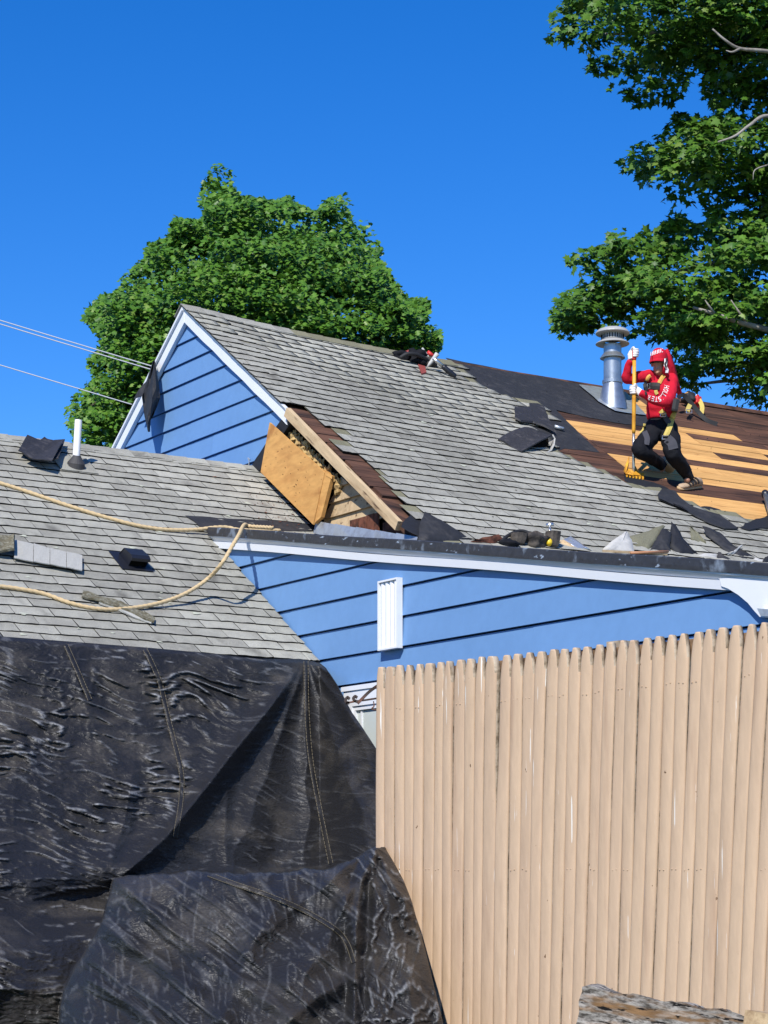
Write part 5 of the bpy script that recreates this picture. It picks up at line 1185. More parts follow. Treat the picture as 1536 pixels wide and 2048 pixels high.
def foliage(polys, Dc, thick, ncl, per, crad, size, seed, shape_lobes, pxgrow=4.0, cdist=None, flat=0.55):
    rng = np.random.default_rng(seed); cen = []; PX = []
    allp = np.array([p for pl in polys for p in pl]); lo, hi = allp.min(0), allp.max(0)
    while len(cen) < ncl:
        u = rng.uniform(lo[0], hi[0]); v = rng.uniform(lo[1], hi[1])
        ok = any(inpoly(u, v, pl) for pl in polys)
        if not ok: continue
        # distance to the outline sets how deep the crown is there
        dmin = 1e9
        for pl in polys:
            for (x0, y0), (x1, y1) in zip(pl, pl[1:] + pl[:1]):
                dx, dy = x1 - x0, y1 - y0; t = max(0, min(1, ((u - x0) * dx + (v - y0) * dy) / (dx * dx + dy * dy + 1e-9))); dmin = min(dmin, math.hypot(u - x0 - t * dx, v - y0 - t * dy))
        th = thick * min(1.0, math.sqrt(dmin / cdist) + 0.12)
        sgn = -1 if rng.random() < 0.66 else 1
        D = Dc + sgn * th * rng.uniform(0.0, 1.0) ** 0.6
        cen.append((u, v, D, dmin))
    cen = np.array(cen); N = ncl * per
    base = np.repeat(cen, per, 0); D = base[:, 2]
    C = np.stack([(base[:, 0] - CX) / F * D, D, EYE + (HZ - base[:, 1]) / F * D], -1)
    cs = np.repeat(rng.uniform(0.55, 1.3, ncl), per)
    # each clump is a dome of sprays: leaves sit on its upper and outer skin, the inside stays open
    ns = 9; sd_ = rng.normal(size=(ncl, ns, 3)); sd_[..., 2] = np.abs(sd_[..., 2]) * .8 - .25; sd_[..., 1] -= .35; sd_ /= np.linalg.norm(sd_, axis=-1, keepdims=True)
    pick = rng.integers(0, ns, N); dome = sd_[np.repeat(np.arange(ncl), per), pick] * np.array([1, 1, flat + .15])
    off = dome * crad * cs[:, None] * rng.uniform(.75, 1.05, (N, 1)) + rng.normal(size=(N, 3)) * np.array([1, 1, flat * .55]) * crad * 0.30 * cs[:, None]
    P = C + off
    u = CX + F * P[:, 0] / P[:, 1]; v = HZ - F * (P[:, 2] - EYE) / P[:, 1]
    keep = np.zeros(N, bool)
    for pl in polys:
        k = npinpoly(u, v, pl)
        for du, dv in ((pxgrow, 0), (-pxgrow, 0), (0, pxgrow), (0, -pxgrow)): k |= npinpoly(u + du, v + dv, pl)
        keep |= k
    P, off, u, v = P[keep], off[keep], u[keep], v[keep]; N = len(P)
    # leaf frames: axis outward and drooping, blade facing up and outward
    ctr = np.array([(lo[0] + hi[0]) / 2, 0, 0]); o2 = off / (np.linalg.norm(off, axis=1, keepdims=True) + 1e-6)
    ax = o2 * np.array([1, 1, .4]) + rng.normal(size=(N, 3)) * 0.45 + np.array([0, -0.25, -0.75]); ax /= np.linalg.norm(ax, axis=1, keepdims=True)
    nn = np.array([-0.05, -0.75, 0.85]) + rng.normal(size=(N, 3)) * 0.42 + o2 * 0.35; nn -= ax * np.sum(nn * ax, 1, keepdims=True); nn /= np.linalg.norm(nn, axis=1, keepdims=True)
    sx = np.cross(ax, nn); S = size * rng.uniform(0.65, 1.2, N)
    return P, ax, sx, nn, S, u, v
def leaf_mesh(P, ax, sx, nn, S, shp):
    L, T = shp; V = P[:, None, :] + S[:, None, None] * (L[None, :, 0, None] * sx[:, None, :] + L[None, :, 1, None] * ax[:, None, :] + L[None, :, 2, None] * nn[:, None, :])
    n, k = len(P), len(L); F_ = (np.arange(n) * k)[:, None, None] + T[None]; return V.reshape(-1, 3), F_.reshape(-1, 3)
def branch(b, pts, r0, r1, n=6, sides=8):
    Q = spline(pts, n); m = len(Q); b.tube(Q, [r0 + (r1 - r0) * i / (m - 1) for i in range(m)], sides)
def tree_left():
    D = 40.0
    poly = [(431, 330), (463, 345), (463, 375), (471, 395), (506, 400), (540, 406), (556, 405), (576, 395), (601, 415), (631, 427), (651, 405), (691, 393), (694, 420), (701, 462), (726, 440), (741, 465), (757, 490), (752, 520), (777, 551), (792, 576), (812, 601), (852, 601), (847, 631), (837, 656), (872, 656), (872, 691), (850, 720), (860, 780), (700, 900), (160, 960), (160, 900), (155, 866), (140, 841), (140, 816), (160, 786), (195, 756), (180, 720), (215, 688), (200, 666), (173, 636), (180, 616), (215, 592), (245, 582), (250, 550), (298, 520), (300, 493), (348, 475), (351, 438), (395, 445), (416, 432), (406, 400), (408, 365)]
    base = Vector(((500 - CX) / F * D, D, 0.5))
    t = thing('maple_tree', base, 'broad green maple with a pointed top rising behind the blue gable', 'tree', 'maples behind the house')
    P, ax, sx, nn, S, u, v = foliage([poly], D, 4.4, 330, 300, 0.64, 0.108, 3, False, 7.0, 170)
    rng = np.random.default_rng(1); cl = rng.choice(4, len(P), p=[.45, .27, .23, .05]); V, T = leaf_mesh(P, ax, sx, nn, S, leafshape(False)); mi = np.repeat(cl, 6)
    o = np_mesh('crown', V, T, [M['leaf_a'], M['leaf_b'], M['leaf_c'], M['leaf_d']], t, tuple(base + Z * 5), midx=mi); tag(o, kind='stuff')
    b = MB(); a = lambda u_, v_, dd=0: at(u_, v_, D + dd)
    branch(b, [base - Z * 0.5, a(505, 1400), a(500, 1000), a(490, 800, .3), a(470, 620, .5), a(440, 420, .3)], 0.38, 0.04, 6, 10)
    for pts in ([a(500, 980), a(560, 760, -.4), a(640, 600), a(690, 450)], [a(498, 900), a(400, 760, .5), a(320, 660, .3), a(270, 590)], [a(492, 820), a(560, 640, .8), a(575, 480, .6), a(580, 420, .3)], [a(505, 1000), a(650, 820), a(760, 700), a(830, 640)], [a(505, 1020), a(360, 860), a(240, 790), a(170, 820)]):
        branch(b, pts, 0.14, 0.02)
    b.build('trunk', M['bark_dark'], t, smooth=True)
tree_left()
def tree_right():
    D = 26.5
    A = [(1165, -140), (1141, -60), (1135, 0), (1100, 27), (1104, 60), (1102, 85), (1128, 96), (1165, 82), (1182, 126), (1176, 167), (1217, 178), (1234, 152), (1250, 170), (1247, 205), (1261, 215), (1292, 202), (1316, 219), (1343, 205), (1374, 171), (1384, 147), (1388, 128), (1422, 137), (1408, 164), (1412, 198), (1424, 208), (1459, 202), (1500, 215), (1536, 235), (1800, 260), (1900, 60), (1870, -160), (1760, -290), (1600, -340), (1430, -300), (1330, -230), (1250, -240)]
    B = [(1600, 225), (1515, 235), (1476, 232), (1442, 219), (1422, 236), (1381, 232), (1353, 229), (1340, 250), (1309, 270), (1316, 294), (1285, 284), (1261, 294), (1246, 321), (1251, 338), (1275, 335), (1285, 362), (1299, 386), (1316, 369), (1326, 345), (1336, 362), (1331, 403), (1343, 424), (1362, 405), (1381, 414), (1394, 394), (1408, 407), (1418, 427), (1442, 431), (1459, 403), (1470, 369), (1480, 397), (1504, 407), (1560, 412), (1800, 420), (1800, 230)]
    Cc = [(1800, 400), (1540, 408), (1500, 416), (1456, 429), (1422, 444), (1388, 451), (1371, 433), (1343, 430), (1326, 451), (1285, 468), (1250, 490), (1247, 457), (1224, 463), (1217, 489), (1162, 499), (1141, 520), (1145, 540), (1162, 561), (1124, 588), (1112, 605), (1107, 656), (1124, 677), (1159, 667), (1183, 660), (1224, 652), (1251, 668), (1292, 667), (1299, 697), (1318, 700), (1338, 712), (1342, 770), (1365, 800), (1420, 830), (1700, 870), (1800, 880)]
    base = at(1780, 1740, D); base.z = 0.5
    t = thing('maple_tree', base, 'maple at the right with drooping leafy boughs and pale branches', 'tree', 'maples behind the house')
    P, ax, sx, nn, S, u, v = foliage([A, B, Cc], D, 2.4, 520, 100, 0.38, 0.112, 8, True, 4.0, 120)
    vis = (u > 1090) & (u < 1540) & (v > -5) & (v < 840)
    order = np.argsort(np.where(vis, P[:, 1], 1e9)); big = order[:300]; shp = leafshape(True)
    rng = np.random.default_rng(2); cl = rng.choice(4, len(P), p=[.40, .32, .20, .08]); rest = np.setdiff1d(np.arange(len(P)), big)
    V, T = leaf_mesh(P[rest], ax[rest], sx[rest], nn[rest], S[rest], shp)
    o = np_mesh('crown', V, T, [M['leaf_a'], M['leaf_b'], M['leaf_c'], M['leaf_d']], t, tuple(base + Z * 4), midx=np.repeat(cl[rest], 12)); tag(o, kind='stuff')
    ms = []
    for k in range(4):
        me = bpy.data.meshes.new('leaf'); me.from_pydata([tuple(x) for x in shp[0]], [], [tuple(int(q) for q in f) for f in shp[1]]); me.materials.append(M[('leaf_a', 'leaf_b', 'leaf_c', 'leaf_d')[k]]); ms.append(me)
    for i in big:
        s = float(S[i]); link_m('leaf', ms[cl[i]], t, frame(Vector(P[i]), Vector(sx[i]) * s, Vector(ax[i]) * s, Vector(nn[i]) * s))
    a = lambda u_, v_, dd=0: at(u_, v_, D + dd); b = MB()
    branch(b, [base - Z * .5, a(1775, 1400), a(1765, 1000), a(1740, 700), a(1720, 400), a(1700, 100), a(1690, -120)], .34, .10, 6, 10); b.build('trunk', M['bark'], t, smooth=True)
    for pts, r0 in (([a(1745, 720), a(1640, 690, -1.2), a(1536, 660, -2.2), (a(1480, 645, -2.4)), a(1430, 628, -2.5), a(1386, 615, -2.5)], .055), ([a(1720, 440), a(1620, 250, -1.4), a(1536, 232, -2.3), a(1500, 250, -2.5), a(1470, 272, -2.6), a(1436, 284, -2.6)], .034), ([a(1715, 300), a(1620, 120, -1.4), a(1536, 103, -2.3), a(1480, 97, -2.5), a(1450, 80, -2.6), a(1425, 58, -2.6)], .034), ([a(1480, 97, -2.5), a(1465, 104, -2.6), a(1452, 101, -2.6)], .018), ([a(1430, 628, -2.5), a(1418, 612, -2.6), a(1410, 600, -2.6)], .018), ([a(1490, 640, -2.5), a(1478, 624, -2.6), a(1462, 600, -2.6)], .02), ([a(1740, 720), a(1640, 560, .4), a(1500, 520, .4), a(1300, 560, 0), a(1180, 600, -.3)], .07), ([a(1730, 480), a(1600, 380, .3), a(1450, 330, .3), a(1300, 320, 0)], .05), ([a(1715, 250), a(1600, 40, .3), a(1400, 60, .2), a(1180, 70, 0)], .06), ([a(1536, 330, -2), a(1510, 340, -2.3), a(1506, 360, -2.3)], .012), ([a(1745, 760), a(1640, 780, -.6), a(1500, 760, -1), a(1380, 770, -1)], .05)):
        b = MB(); branch(b, pts, r0, r0 * .3); b.build('branch', M['bark'], t, smooth=True)
tree_right()

# ------------------------------------------------------------------ the roofer
from mathutils.bvhtree import BVHTree
PS = 5.689
def cp(x, y, D): return at(1180 + x / PS, 640 + y / PS, D)          # position in the figure's own close-up grid, at a given distance
def loft(b, rings, sides=16):
    """rings: (centre, half width vector, half depth vector)"""
    n = len(rings); V = []
    for c, w, d in rings:
        for k in range(sides):
            a = 2 * math.pi * k / sides; V.append(c + w * math.cos(a) + d * math.sin(a))
    b.add(V, [(i * sides + k, i * sides + (k + 1) % sides, (i + 1) * sides + (k + 1) % sides, (i + 1) * sides + k) for i in range(n - 1) for k in range(sides)] + [tuple(range(sides - 1, -1, -1)), tuple(range((n - 1) * sides, n * sides))])
def limb(b, pts, rads, n=7, sides=14):
    Q = spline(pts, n); RQ = spline([Vector((r, 0, 0)) for r in rads], n); b.tube(Q, [q.x for q in RQ], sides)
def ball(b, c, rx, ry=None, rz=None, ax=(1, 0, 0)):
    V, f = blob(c, rx, ry or rx, rz or rx, ax, 0, 0.0, 3); b.add(V, f)
def remesh(name, b, vox, m, parent, it=4, fac=0.5, rough=0.0):
    """one continuous surface from overlapping closed shapes"""
    me = bpy.data.meshes.new(name + '_raw'); me.from_pydata(b.v, [], b.f)
    bm = bmesh.new(); bm.from_mesh(me); bmesh.ops.recalc_face_normals(bm, faces=bm.faces); bm.to_mesh(me); bm.free()
    o = bpy.data.objects.new(name + '_raw', me); COL.objects.link(o)
    md = o.modifiers.new('r', 'REMESH'); md.mode = 'VOXEL'; md.voxel_size = vox
    sm = o.modifiers.new('s', 'SMOOTH'); sm.iterations = it; sm.factor = fac
    dg = bpy.context.evaluated_depsgraph_get(); ev = o.evaluated_get(dg); m2 = bpy.data.meshes.new_from_object(ev)
    vs = [v.co.copy() for v in m2.vertices]; fs = [tuple(p.vertices) for p in m2.polygons]
    bpy.data.objects.remove(o); bpy.data.meshes.remove(me)
    if rough > 0:
        nr = [v.normal.copy() for v in m2.vertices]
        for i, v in enumerate(vs):
            k = float(pnoise(np.array([v.x * 11 + v.y * 3]), np.array([v.z * 16 + v.x * 5]), 7)[0]); vs[i] = v + nr[i] * (k * rough)
    ob = mk(name, vs, fs, m, parent, smooth=True); return ob, BVHTree.FromPolygons(vs, fs)
def roofer():
    X = Vector((1, 0, 0)); Y = Vector((0, 1, 0))
    # joints
    hipc = cp(805, 1200, 19.78); neck = cp(800, 650, 19.68); head = cp(785, 485, 19.62)
    rs, re, rw, rh = cp(690, 640, 19.66), cp(425, 672, 19.60), cp(475, 450, 19.50), cp(505, 375, 19.48)
    ls, le, lw, lh = cp(925, 690, 19.72), cp(880, 930, 19.50), cp(600, 850, 19.46), cp(520, 790, 19.46)
    rhip, rk, ra = cp(725, 1240, 19.76), cp(565, 1470, 19.50), cp(800, 1640, 19.90)
    lhip, lk, la = cp(890, 1260, 19.78), cp(935, 1500, 19.56), cp(1110, 1775, 19.79)
    f_dir = Vector((-0.42, -0.86, -0.22)).normalized(); h_side = f_dir.cross(Z).normalized(); h_up = h_side.cross(f_dir).normalized()
    # body: one continuous figure under the clothes
    b = MB()
    def ellipsoid(c, a, d, u): 
        V, fs = blob((0, 0, 0), 1, 1, 1, (1, 0, 0), 0, 0, 3); b.add([Vector(c) + h_side * v.x * a + f_dir * v.y * d + h_up * v.z * u for v in V], fs)
    ellipsoid(head + h_up * 0.018, 0.069, 0.086, 0.082); ellipsoid(head + f_dir * 0.022 - h_up * 0.055, 0.054, 0.062, 0.062)
    ellipsoid(head + f_dir * 0.088 - h_up * 0.012, 0.013, 0.020, 0.022); ellipsoid(head + f_dir * 0.082 - h_up * 0.062, 0.024, 0.012, 0.008); ellipsoid(head + f_dir * 0.078 - h_up * 0.095, 0.022, 0.014, 0.014)
    for s in (-1, 1): ellipsoid(head + h_side * 0.076 * s - f_dir * 0.005 - h_up * 0.01, 0.010, 0.022, 0.032); ellipsoid(head + h_side * 0.030 * s + f_dir * 0.078 + h_up * 0.015, 0.018, 0.010, 0.012)
    limb(b, [head - h_up * 0.06, neck, cp(800, 720, 19.7)], [0.055, 0.055, 0.075])
    loft(b, [(cp(800, 690, 19.7), X * .10, Y * .07), (cp(805, 800, 19.7), X * .125, Y * .09), (cp(800, 1000, 19.74), X * .115, Y * .085), (cp(805, 1180, 19.78), X * .13, Y * .10), (cp(805, 1270, 19.78), X * .10, Y * .09)])
    limb(b, [cp(760, 700, 19.68), rs, re, rw], [.056, .045, .032, .022]); limb(b, [cp(850, 710, 19.7), ls, le, lw], [.056, .045, .032, .022])
    limb(b, [rhip, rk, ra, ra + Vector((.03, .05, -.06))], [.066, .045, .032, .028]); limb(b, [lhip, lk, la, la + Vector((-.02, -.04, -.06))], [.066, .045, .032, .028])
    person, tree_p = remesh('person', b, 0.010, M['skin'], None, 3)
    tag(person, 'roofer in red sweatshirt, red cap and black trousers leaning on a yellow tear-off fork', 'person')
    # sweatshirt
    b = MB()
    loft(b, [(cp(800, 632, 19.68), X * .060, Y * .060), (cp(800, 662, 19.69), X * .105, Y * .075), (cp(805, 720, 19.70), X * .140, Y * .100), (cp(808, 830, 19.70), X * .148, Y * .118), (cp(800, 980, 19.73), X * .140, Y * .115), (cp(808, 1090, 19.76), X * .142, Y * .120), (cp(808, 1135, 19.77), X * .138, Y * .118)])
    limb(b, [cp(780, 690, 19.68), rs, cp(550, 650, 19.63), re, cp(432, 560, 19.55), cp(465, 455, 19.50)], [.070, .060, .054, .050, .043, .032])
    limb(b, [cp(850, 700, 19.70), ls, cp(915, 810, 19.62), le, cp(740, 905, 19.46), cp(570, 826, 19.45)], [.074, .068, .060, .054, .046, .036])
    shirt, tree_s = remesh('sweatshirt', b, 0.011, M['red_cloth'], person, 3, rough=0.015)
    # trousers
    b = MB()
    loft(b, [(cp(808, 1095, 19.77), X * .128, Y * .108), (cp(808, 1180, 19.78), X * .140, Y * .118), (cp(808, 1290, 19.78), X * .148, Y * .118), (cp(808, 1360, 19.76), X * .10, Y * .09)])
    limb(b, [cp(740, 1230, 19.76), cp(655, 1360, 19.64), rk, cp(650, 1535, 19.58), cp(745, 1600, 19.80), cp(830, 1655, 19.92)], [.102, .096, .082, .072, .062, .053]); limb(b, [cp(880, 1240, 19.77), cp(925, 1390, 19.66), lk, cp(1010, 1620, 19.66), cp(1080, 1720, 19.76), cp(1135, 1815, 19.82)], [.102, .096, .084, .075, .063, .053])
    ball(b, rk + Vector((0, .01, 0)), .072); ball(b, lk, .072)
    trous, tree_t = remesh('trousers', b, 0.011, M['black_cloth'], person, 3, rough=0.014)
    # shoes
    def shoe(heel, toe, up, lab, wide=1.0):
        ax = (toe - heel); L_ = ax.length; ax /= L_; up = (up - ax * up.dot(ax)).normalized(); sd = ax.cross(up)
        b = MB(); prof = [(-.02, .028, .055), (.08, .034, .085), (.25, .036, .098), (.40, .036, .088), (.58, .040, .064), (.78, .044, .048), (.93, .036, .036), (1.0, .018, .022)]
        loft(b, [(heel + ax * L_ * t + up * (h / 2 + .012), sd * w * wide, up * h / 2) for t, w, h in prof]); up_, tr = remesh('shoe', b, 0.007, M['shoe_tan'], person, 2)
        b = MB(); prof = [(-.04, .026), (.05, .036), (.3, .037), (.55, .041), (.8, .046), (.95, .038), (1.03, .016)]
        loft(b, [(heel + ax * L_ * t + up * .008, sd * w * wide, up * .016) for t, w in prof]); b.build('sole', M['sole_gum'], up_, smooth=True)
        for t in (.30, .42, .54, .66):
            h = float(np.interp(t, [.25, .4, .58, .78], [.098, .088, .064, .048])); w = float(np.interp(t, [.25, .4, .58, .78], [.036, .036, .040, .044])) * wide
            rows = []
            for dt in (-.035, .035):
                rows.append([heel + ax * L_ * (t + dt + .10 * (1 - abs(math.cos(a)))) + sd * (w + .003) * math.cos(a) + up * (h / 2 + .012 + (h / 2 + .003) * math.sin(a)) for a in [math.pi * k / 12 for k in range(13)]])
            MB().sheet(rows, 0.003).build('stripe', M['shoe_dark'] if t < .7 else M['white_cloth'], up_)
        return up_
    nrm = (G * PITCH + Z).normalized()
    p_l = on_main(1392, 978); p_t = on_main(1357, 977)
    shoe(H(*on_main(1398, 974)) + nrm * .0, H(*on_main(1357, 978)) + nrm * .0, nrm, '')
    shoe(cp(835, 1640, 19.92), H(*on_main(1341, 950)) + nrm * .035, Vector((-.55, -.55, .55)), '', 1.15)
    # tool: shingle fork
    tb = H(*on_main(1266, 951)) + nrm * 0.01; tt = cp(505, 352, 19.46); ax = (tt - tb).normalized()
    tool = thing('tear_off_fork', tb, 'yellow handled tear-off fork with toothed yellow blade held upright by the roofer', 'roofing fork')
    P = lambda f: tb.lerp(tt, f)
    MB().tube([P(.0), P(.06), P(.18), P(.34)], [.012, .015, .014, .013], 10).build('socket', M['steel'], tool, smooth=True)
    MB().tube([P(.335), P(.36), P(.60), P(.93)], [.015, .019, .020, .018], 10).build('handle', M['tool_yellow'], tool, smooth=True)
    MB().tube([P(.925), P(.94), P(1.0), P(1.015)], [.019, .022, .022, .015], 10).build('grip', M['tool_red'], tool, smooth=True)
    o_ = lambda x, y, l=.012: H(*on_main(1180 + x / PS, 640 + y / PS)) + nrm * l
    b = MB()
    bl = [cp(445, 1545, 19.60), cp(405, 1640, 19.60), cp(383, 1720, 19.60), o_(392, 1780, .03), o_(480, 1800, .03), o_(480, 1765, .04), cp(455, 1700, 19.60), cp(432, 1690, 19.6), cp(440, 1620, 19.6)]
    MB().prism(bl, [p + Vector((.004, .012, -.004)) for p in bl]).build('blade', M['tool_yellow'], tool)
    for k in range(6):
        x = 400 + k * 36; y = 1780 + k * 3; a = [o_(x - 12, y - 20, .03), o_(x + 20, y - 22, .035), o_(x + 26, y + 14 + k * 3, .012), o_(x + 8, y + 20 + k * 3, .012)]
        MB().prism(a, [p + Vector((.002, .008, -.006)) for p in a]).build('tooth', M['tool_yellow'], tool)
    a = [o_(470, 1690, .06), o_(500, 1720, .05), o_(545, 1780, .035), o_(560, 1800, .03), o_(470, 1790, .03)]; MB().prism(a, [p + Vector((.002, .01, -.004)) for p in a]).build('blade', M['tool_yellow'], tool)
    # gloves: palm, four fingers closed round the handle, thumb
    def glove(c, fwd, back, hax, flip):
        """c on the handle axis; fwd: from wrist to knuckles; hax: handle axis"""
        b = MB(); hax = hax.normalized(); fwd = (fwd - hax * fwd.dot(hax)).normalized(); nr = hax.cross(fwd).normalized() * flip
        palm = c - fwd * 0.030 + nr * 0.026
        V, fs = blob((0, 0, 0), 1, 1, 1, (1, 0, 0), 0, 0, 3); b.add([palm + fwd * v.x * .046 + hax * v.y * .040 + nr * v.z * .020 for v in V], fs)
        limb(b, [palm - fwd * .02, back], [.033, .036])
        for i, (o, ln) in enumerate(((.032, .9), (.011, 1.0), (-.011, .95), (-.031, .8))):
            q = c + hax * o
            pts = [q - fwd * .002 + nr * .034, q + fwd * .026 * ln + nr * .030, q + fwd * .034 * ln + nr * .004, q + fwd * .022 * ln - nr * .022, q - fwd * .004 - nr * .026]
            limb(b, pts, [.0105, .0105, .0100, .0095, .0085], 4, 8)
        limb(b, [palm - fwd * .012 + hax * .034, c - fwd * .014 + hax * .050 - nr * .004, c + fwd * .004 + hax * .048 - nr * .024, c + fwd * .014 + hax * .040 - nr * .030], [.014, .012, .0105, .009], 4, 8)
        remesh('glove', b, 0.0045, M['white_cloth'], person, 2)
    hx = lambda y: tb.lerp(tt, (1 - (y - 352) / (1785 - 352)))
    glove(hx(375), Vector((.75, -.5, .35)), rw, ax, 1); glove(hx(800), Vector((-.85, -.35, .25)), lw, ax, -1)
    # cap with bill, and cloth hanging down behind
    b = MB(); rings = []
    for t in [k / 9 for k in range(10)]:
        a = t * math.pi * .5; rings.append((head + h_up * (.020 + .122 * math.sin(a)) - f_dir * (.004 + .02 * t), h_side * max(.004, .086 * math.cos(a) ** .8), f_dir * max(.004, .102 * math.cos(a) ** .8)))
    loft(b, rings, 20); cap, tree_c = remesh('cap', b, 0.007, M['red_cloth'], person, 3, rough=0.008)
    rows = []
    for r_ in range(4):
        f = r_ / 3; rows.append([head + h_up * (.046 - .026 * f - .016 * abs(s) ** 2) + f_dir * (.092 * math.sqrt(max(0, 1 - (s * .80) ** 2)) + .062 * f * (1 - .55 * s * s)) + h_side * s * (.076) for s in [k / 6 - 1 for k in range(13)]])
    MB().sheet(rows, .006).build('bill', M['red_cloth'], cap, smooth=True)
    # drape
    Lc = [(700, 470), (690, 520), (680, 590), (690, 650)]; rows = []
    for (xa, ya, xb, yb, d0, d1) in ((835, 345, 880, 330, 19.60, 19.72), (830, 430, 925, 420, 19.55, 19.72), (832, 520, 960, 520, 19.55, 19.74), (820, 605, 985, 620, 19.58, 19.78), (930, 690, 1005, 720, 19.70, 19.82), (985, 790, 1030, 800, 19.80, 19.86), (1000, 850, 1040, 830, 19.86, 19.90)):
        rows.append([cp(xa + (xb - xa) * s / 6, ya + (yb - ya) * s / 6, d0 + (d1 - d0) * s / 6 - .02 * math.sin(s * 1.6)) for s in range(7)])
    MB().sheet(rows, .008).build('neck_cloth', M['red_cloth'], cap, smooth=True)
    rows = [[cp(x + dx, y, d) for dx in (-16, 0, 16)] for x, y, d in ((860, 440, 19.535), (862, 480, 19.53), (855, 520, 19.53), (880, 560, 19.545), (872, 600, 19.555))]
    MB().sheet(rows, .004).build('emblem', M['print_white'], cap); rows = [[cp(x + dx, y, d - .006) for dx in (-9, 0, 9)] for x, y, d in ((868, 432, 19.53), (868, 470, 19.525), (852, 500, 19.525), (868, 540, 19.53))]
    MB().sheet(rows, .003).build('emblem', M['strap_black'], cap)
    # sunglasses
    rows = []
    for z in (-.004, .030):
        rows.append([head + h_up * (z + .004 * math.cos(s * 3)) + f_dir * (.098 * math.cos(s)) + h_side * .086 * math.sin(s) for s in [-1.25 + 2.5 * k / 12 for k in range(13)]])
    MB().sheet(rows, .004).build('sunglasses', M['sunglass'], person)
    # things that follow the clothes: cast onto the cloth from where it is seen
    def onto(x, y, trees, eps, last=[19.6]):
        q = ray(1180 + x / PS, 640 + y / PS); L_ = q.length; best = None
        for t in trees:
            h = t.ray_cast(CAM, q / L_)
            if h[0] is not None and (best is None or h[3] < best): best = h[3]
        if best is not None: last[0] = best / L_
        return CAM + q * (last[0] - eps)
    def ribbon(nm, pts, w, m, trees, par, eps=.012, th=.005, n=6):
        Q = spline([Vector((x, y, 0)) for x, y in pts], n); rows = []
        for k, q in enumerate(Q):
            t = (Q[min(k + 1, len(Q) - 1)] - Q[max(k - 1, 0)]).normalized(); nn = Vector((t.y, -t.x, 0))
            mid = onto(q.x, q.y, trees, eps); dd = mid.y
            rows.append([cp(q.x + nn.x * s * w / 2, q.y + nn.y * s * w / 2, dd + .006 * abs(s)) for s in (-1, 0, 1)])
        return MB().sheet(rows, th).build(nm, m, par)
    har = ribbon('harness', [(615, 770), (660, 752), (720, 750), (795, 755)], 78, M['strap_black'], [tree_s], person)
    for pts, w, m in (([(850, 622), (815, 665), (785, 720)], 42, 'strap_orange'), ([(690, 630), (662, 650), (645, 690)], 34, 'strap_orange'), ([(632, 690), (620, 760), (640, 850)], 22, 'strap_black'), ([(748, 800), (752, 825), (765, 845)], 34, 'strap_yellow')):
        ribbon('strap', pts, w, M[m], [tree_s], har, .014)
    for pts, w, m in (([(800, 1030), (830, 1060), (850, 1080)], 52, 'strap_yellow'), ([(840, 1085), (870, 1130), (905, 1180)], 56, 'grey_cloth'), ([(960, 1040), (935, 1120), (905, 1220), (860, 1320)], 58, 'strap_yellow'), ([(620, 1180), (610, 1240), (570, 1290)], 24, 'strap_yellow'), ([(620, 1270), (650, 1350), (640, 1420)], 60, 'grey_cloth'), ([(985, 900), (975, 960), (960, 1040)], 70, 'strap_black')):
        ribbon('strap', pts, w, M[m], [tree_s, tree_t], har, .016)
    def buckle(x, y, w, h, trees):
        c = onto(x, y, trees, .026); k = c.y / F / PS; b = MB()
        pts = [c + X * sx * w * k / 2 + Z * sz * h * k / 2 for sx, sz in ((-1, -1), (1, -1), (1, 1), (-1, 1))]; b.tube(pts + [pts[0]], .006, 6); b.build('buckle', M['steel'], har)
    buckle(668, 752, 30, 58, [tree_s]); buckle(858, 1338, 70, 38, [tree_t]); buckle(832, 1082, 60, 30, [tree_s, tree_t])
    ribbon('knee_patch', [(880, 1350), (930, 1400), (950, 1470)], 110, M['grey_cloth'], [tree_t], trous, .004, .003)
    # lettering on the sleeve
    def letter(ch, x, y, tx, ty, hgt, wid, trees, par, m):
        cu = bpy.data.curves.new('letter', 'FONT'); cu.body = ch; ob = bpy.data.objects.new('letter', cu); COL.objects.link(ob)
        dg = bpy.context.evaluated_depsgraph_get(); me = bpy.data.meshes.new_from_object(ob.evaluated_get(dg)); bpy.data.objects.remove(ob)
        xs = [v.co.x for v in me.vertices]; ys = [v.co.y for v in me.vertices]; x0, x1, y0, y1 = min(xs), max(xs), min(ys), max(ys); ux, uy = ty, -tx
        vs = []
        for v in me.vertices:
            a = ((v.co.x - x0) / max(1e-6, x1 - x0) - .5) * wid; c_ = ((v.co.y - y0) / (y1 - y0) - .5) * hgt; vs.append(onto(x + tx * a + ux * c_, y + ty * a + uy * c_, trees, .006))
        mk('letter', vs, [tuple(p.vertices) for p in me.polygons], m, par)
    word = [('H', 872, 760), ('O', 862, 797), ('L', 850, 831), ('L', 836, 860), ('I', 818, 882), ('S', 792, 899), ('T', 754, 903), ('E', 716, 896), ('R', 672, 882)]
    for k, (ch, x, y) in enumerate(word):
        a, c_ = word[max(k - 1, 0)], word[min(k + 1, 8)]; d = math.hypot(c_[1] - a[1], c_[2] - a[2]); letter(ch, x, y, (c_[1] - a[1]) / d, (c_[2] - a[2]) / d, 56, 13 if ch == 'I' else 29, [tree_s], shirt, M['print_white'])
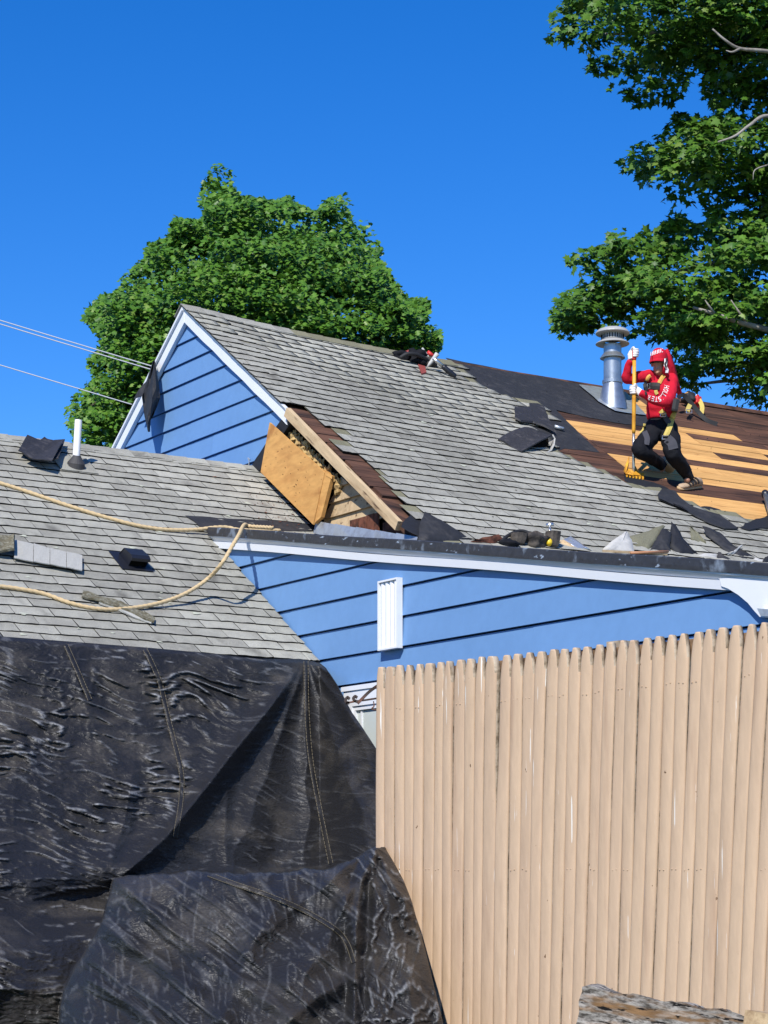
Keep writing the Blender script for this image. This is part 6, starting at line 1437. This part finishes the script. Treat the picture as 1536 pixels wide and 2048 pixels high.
    # white outlined shapes printed on the cap front
    for k in range(5):
        x = 700 + k * 29; y = 385 - k * 9; b = MB()
        pts = [onto(x + dx, y + dy, [tree_c], .006) for dx, dy in ((-9, -22), (-9, 16), (9, 18), (9, -24))]; b.tube(pts, .0032, 5); b.build('print', M['print_white'], cap)
    # lanyard and gear pack behind the back
    pk = thing('gear_pack', H(*on_main(1395, 830)), 'bundle of black webbing, yellow straps and red cord resting behind the roofer', 'gear pack')
    g_ = lambda x, y, l: H(*on_main(1180 + x / PS, 640 + y / PS, l))
    V, fs = blob(g_(1130, 900, .10), .085, .07, .075, R, 4, .2); MB().add(V, fs).build('bag', M['strap_black'], pk, smooth=True)
    V, fs = blob(g_(1120, 850, .15), .045, .03, .03, R, 5, .2); MB().add(V, fs).build('pad', M['strap_orange'], pk, smooth=True)
    V, fs = blob(g_(1225, 930, .11), .05, .04, .06, R, 6, .25); MB().add(V, fs).build('cord_coil', M['tool_red'], pk, smooth=True)
    V, fs = blob(g_(1215, 880, .14), .02, .02, .03, R, 9, .1); MB().add(V, fs).build('tag', M['white_cloth'], pk, smooth=True)
    def band(nm, pts, w, m):
        Q = spline(pts, 6); rows = []
        for k, q in enumerate(Q):
            t = (Q[min(k + 1, len(Q) - 1)] - Q[max(k - 1, 0)]).normalized(); nn = t.cross(Vector((0, -1, 0))).normalized(); rows.append([q - nn * w / 2, q + nn * w / 2])
        MB().sheet(rows, .006).build(nm, m, pk)
    band('webbing', [g_(1000, 880, .2), g_(1060, 850, .22), g_(1140, 930, .16), g_(1230, 1040, .08), g_(1330, 1140, .02), g_(1450, 1185, .015)], .05, M['strap_black'])
    band('strap', [g_(1240, 900, .15), g_(1275, 980, .10), g_(1270, 1060, .04)], .05, M['strap_yellow']); band('strap', [g_(1140, 960, .14), g_(1120, 1000, .12), g_(1110, 1040, .10)], .05, M['strap_yellow'])
    c = g_(1128, 1040, .11); k = c.y / F / PS; pts = [c + X * sx * 30 * k + Z * sz * 20 * k for sx, sz in ((-1, -1), (1, -1), (1, 1), (-1, 1))]; MB().tube(pts + [pts[0]], .006, 6).build('buckle', M['steel'], pk)
roofer()
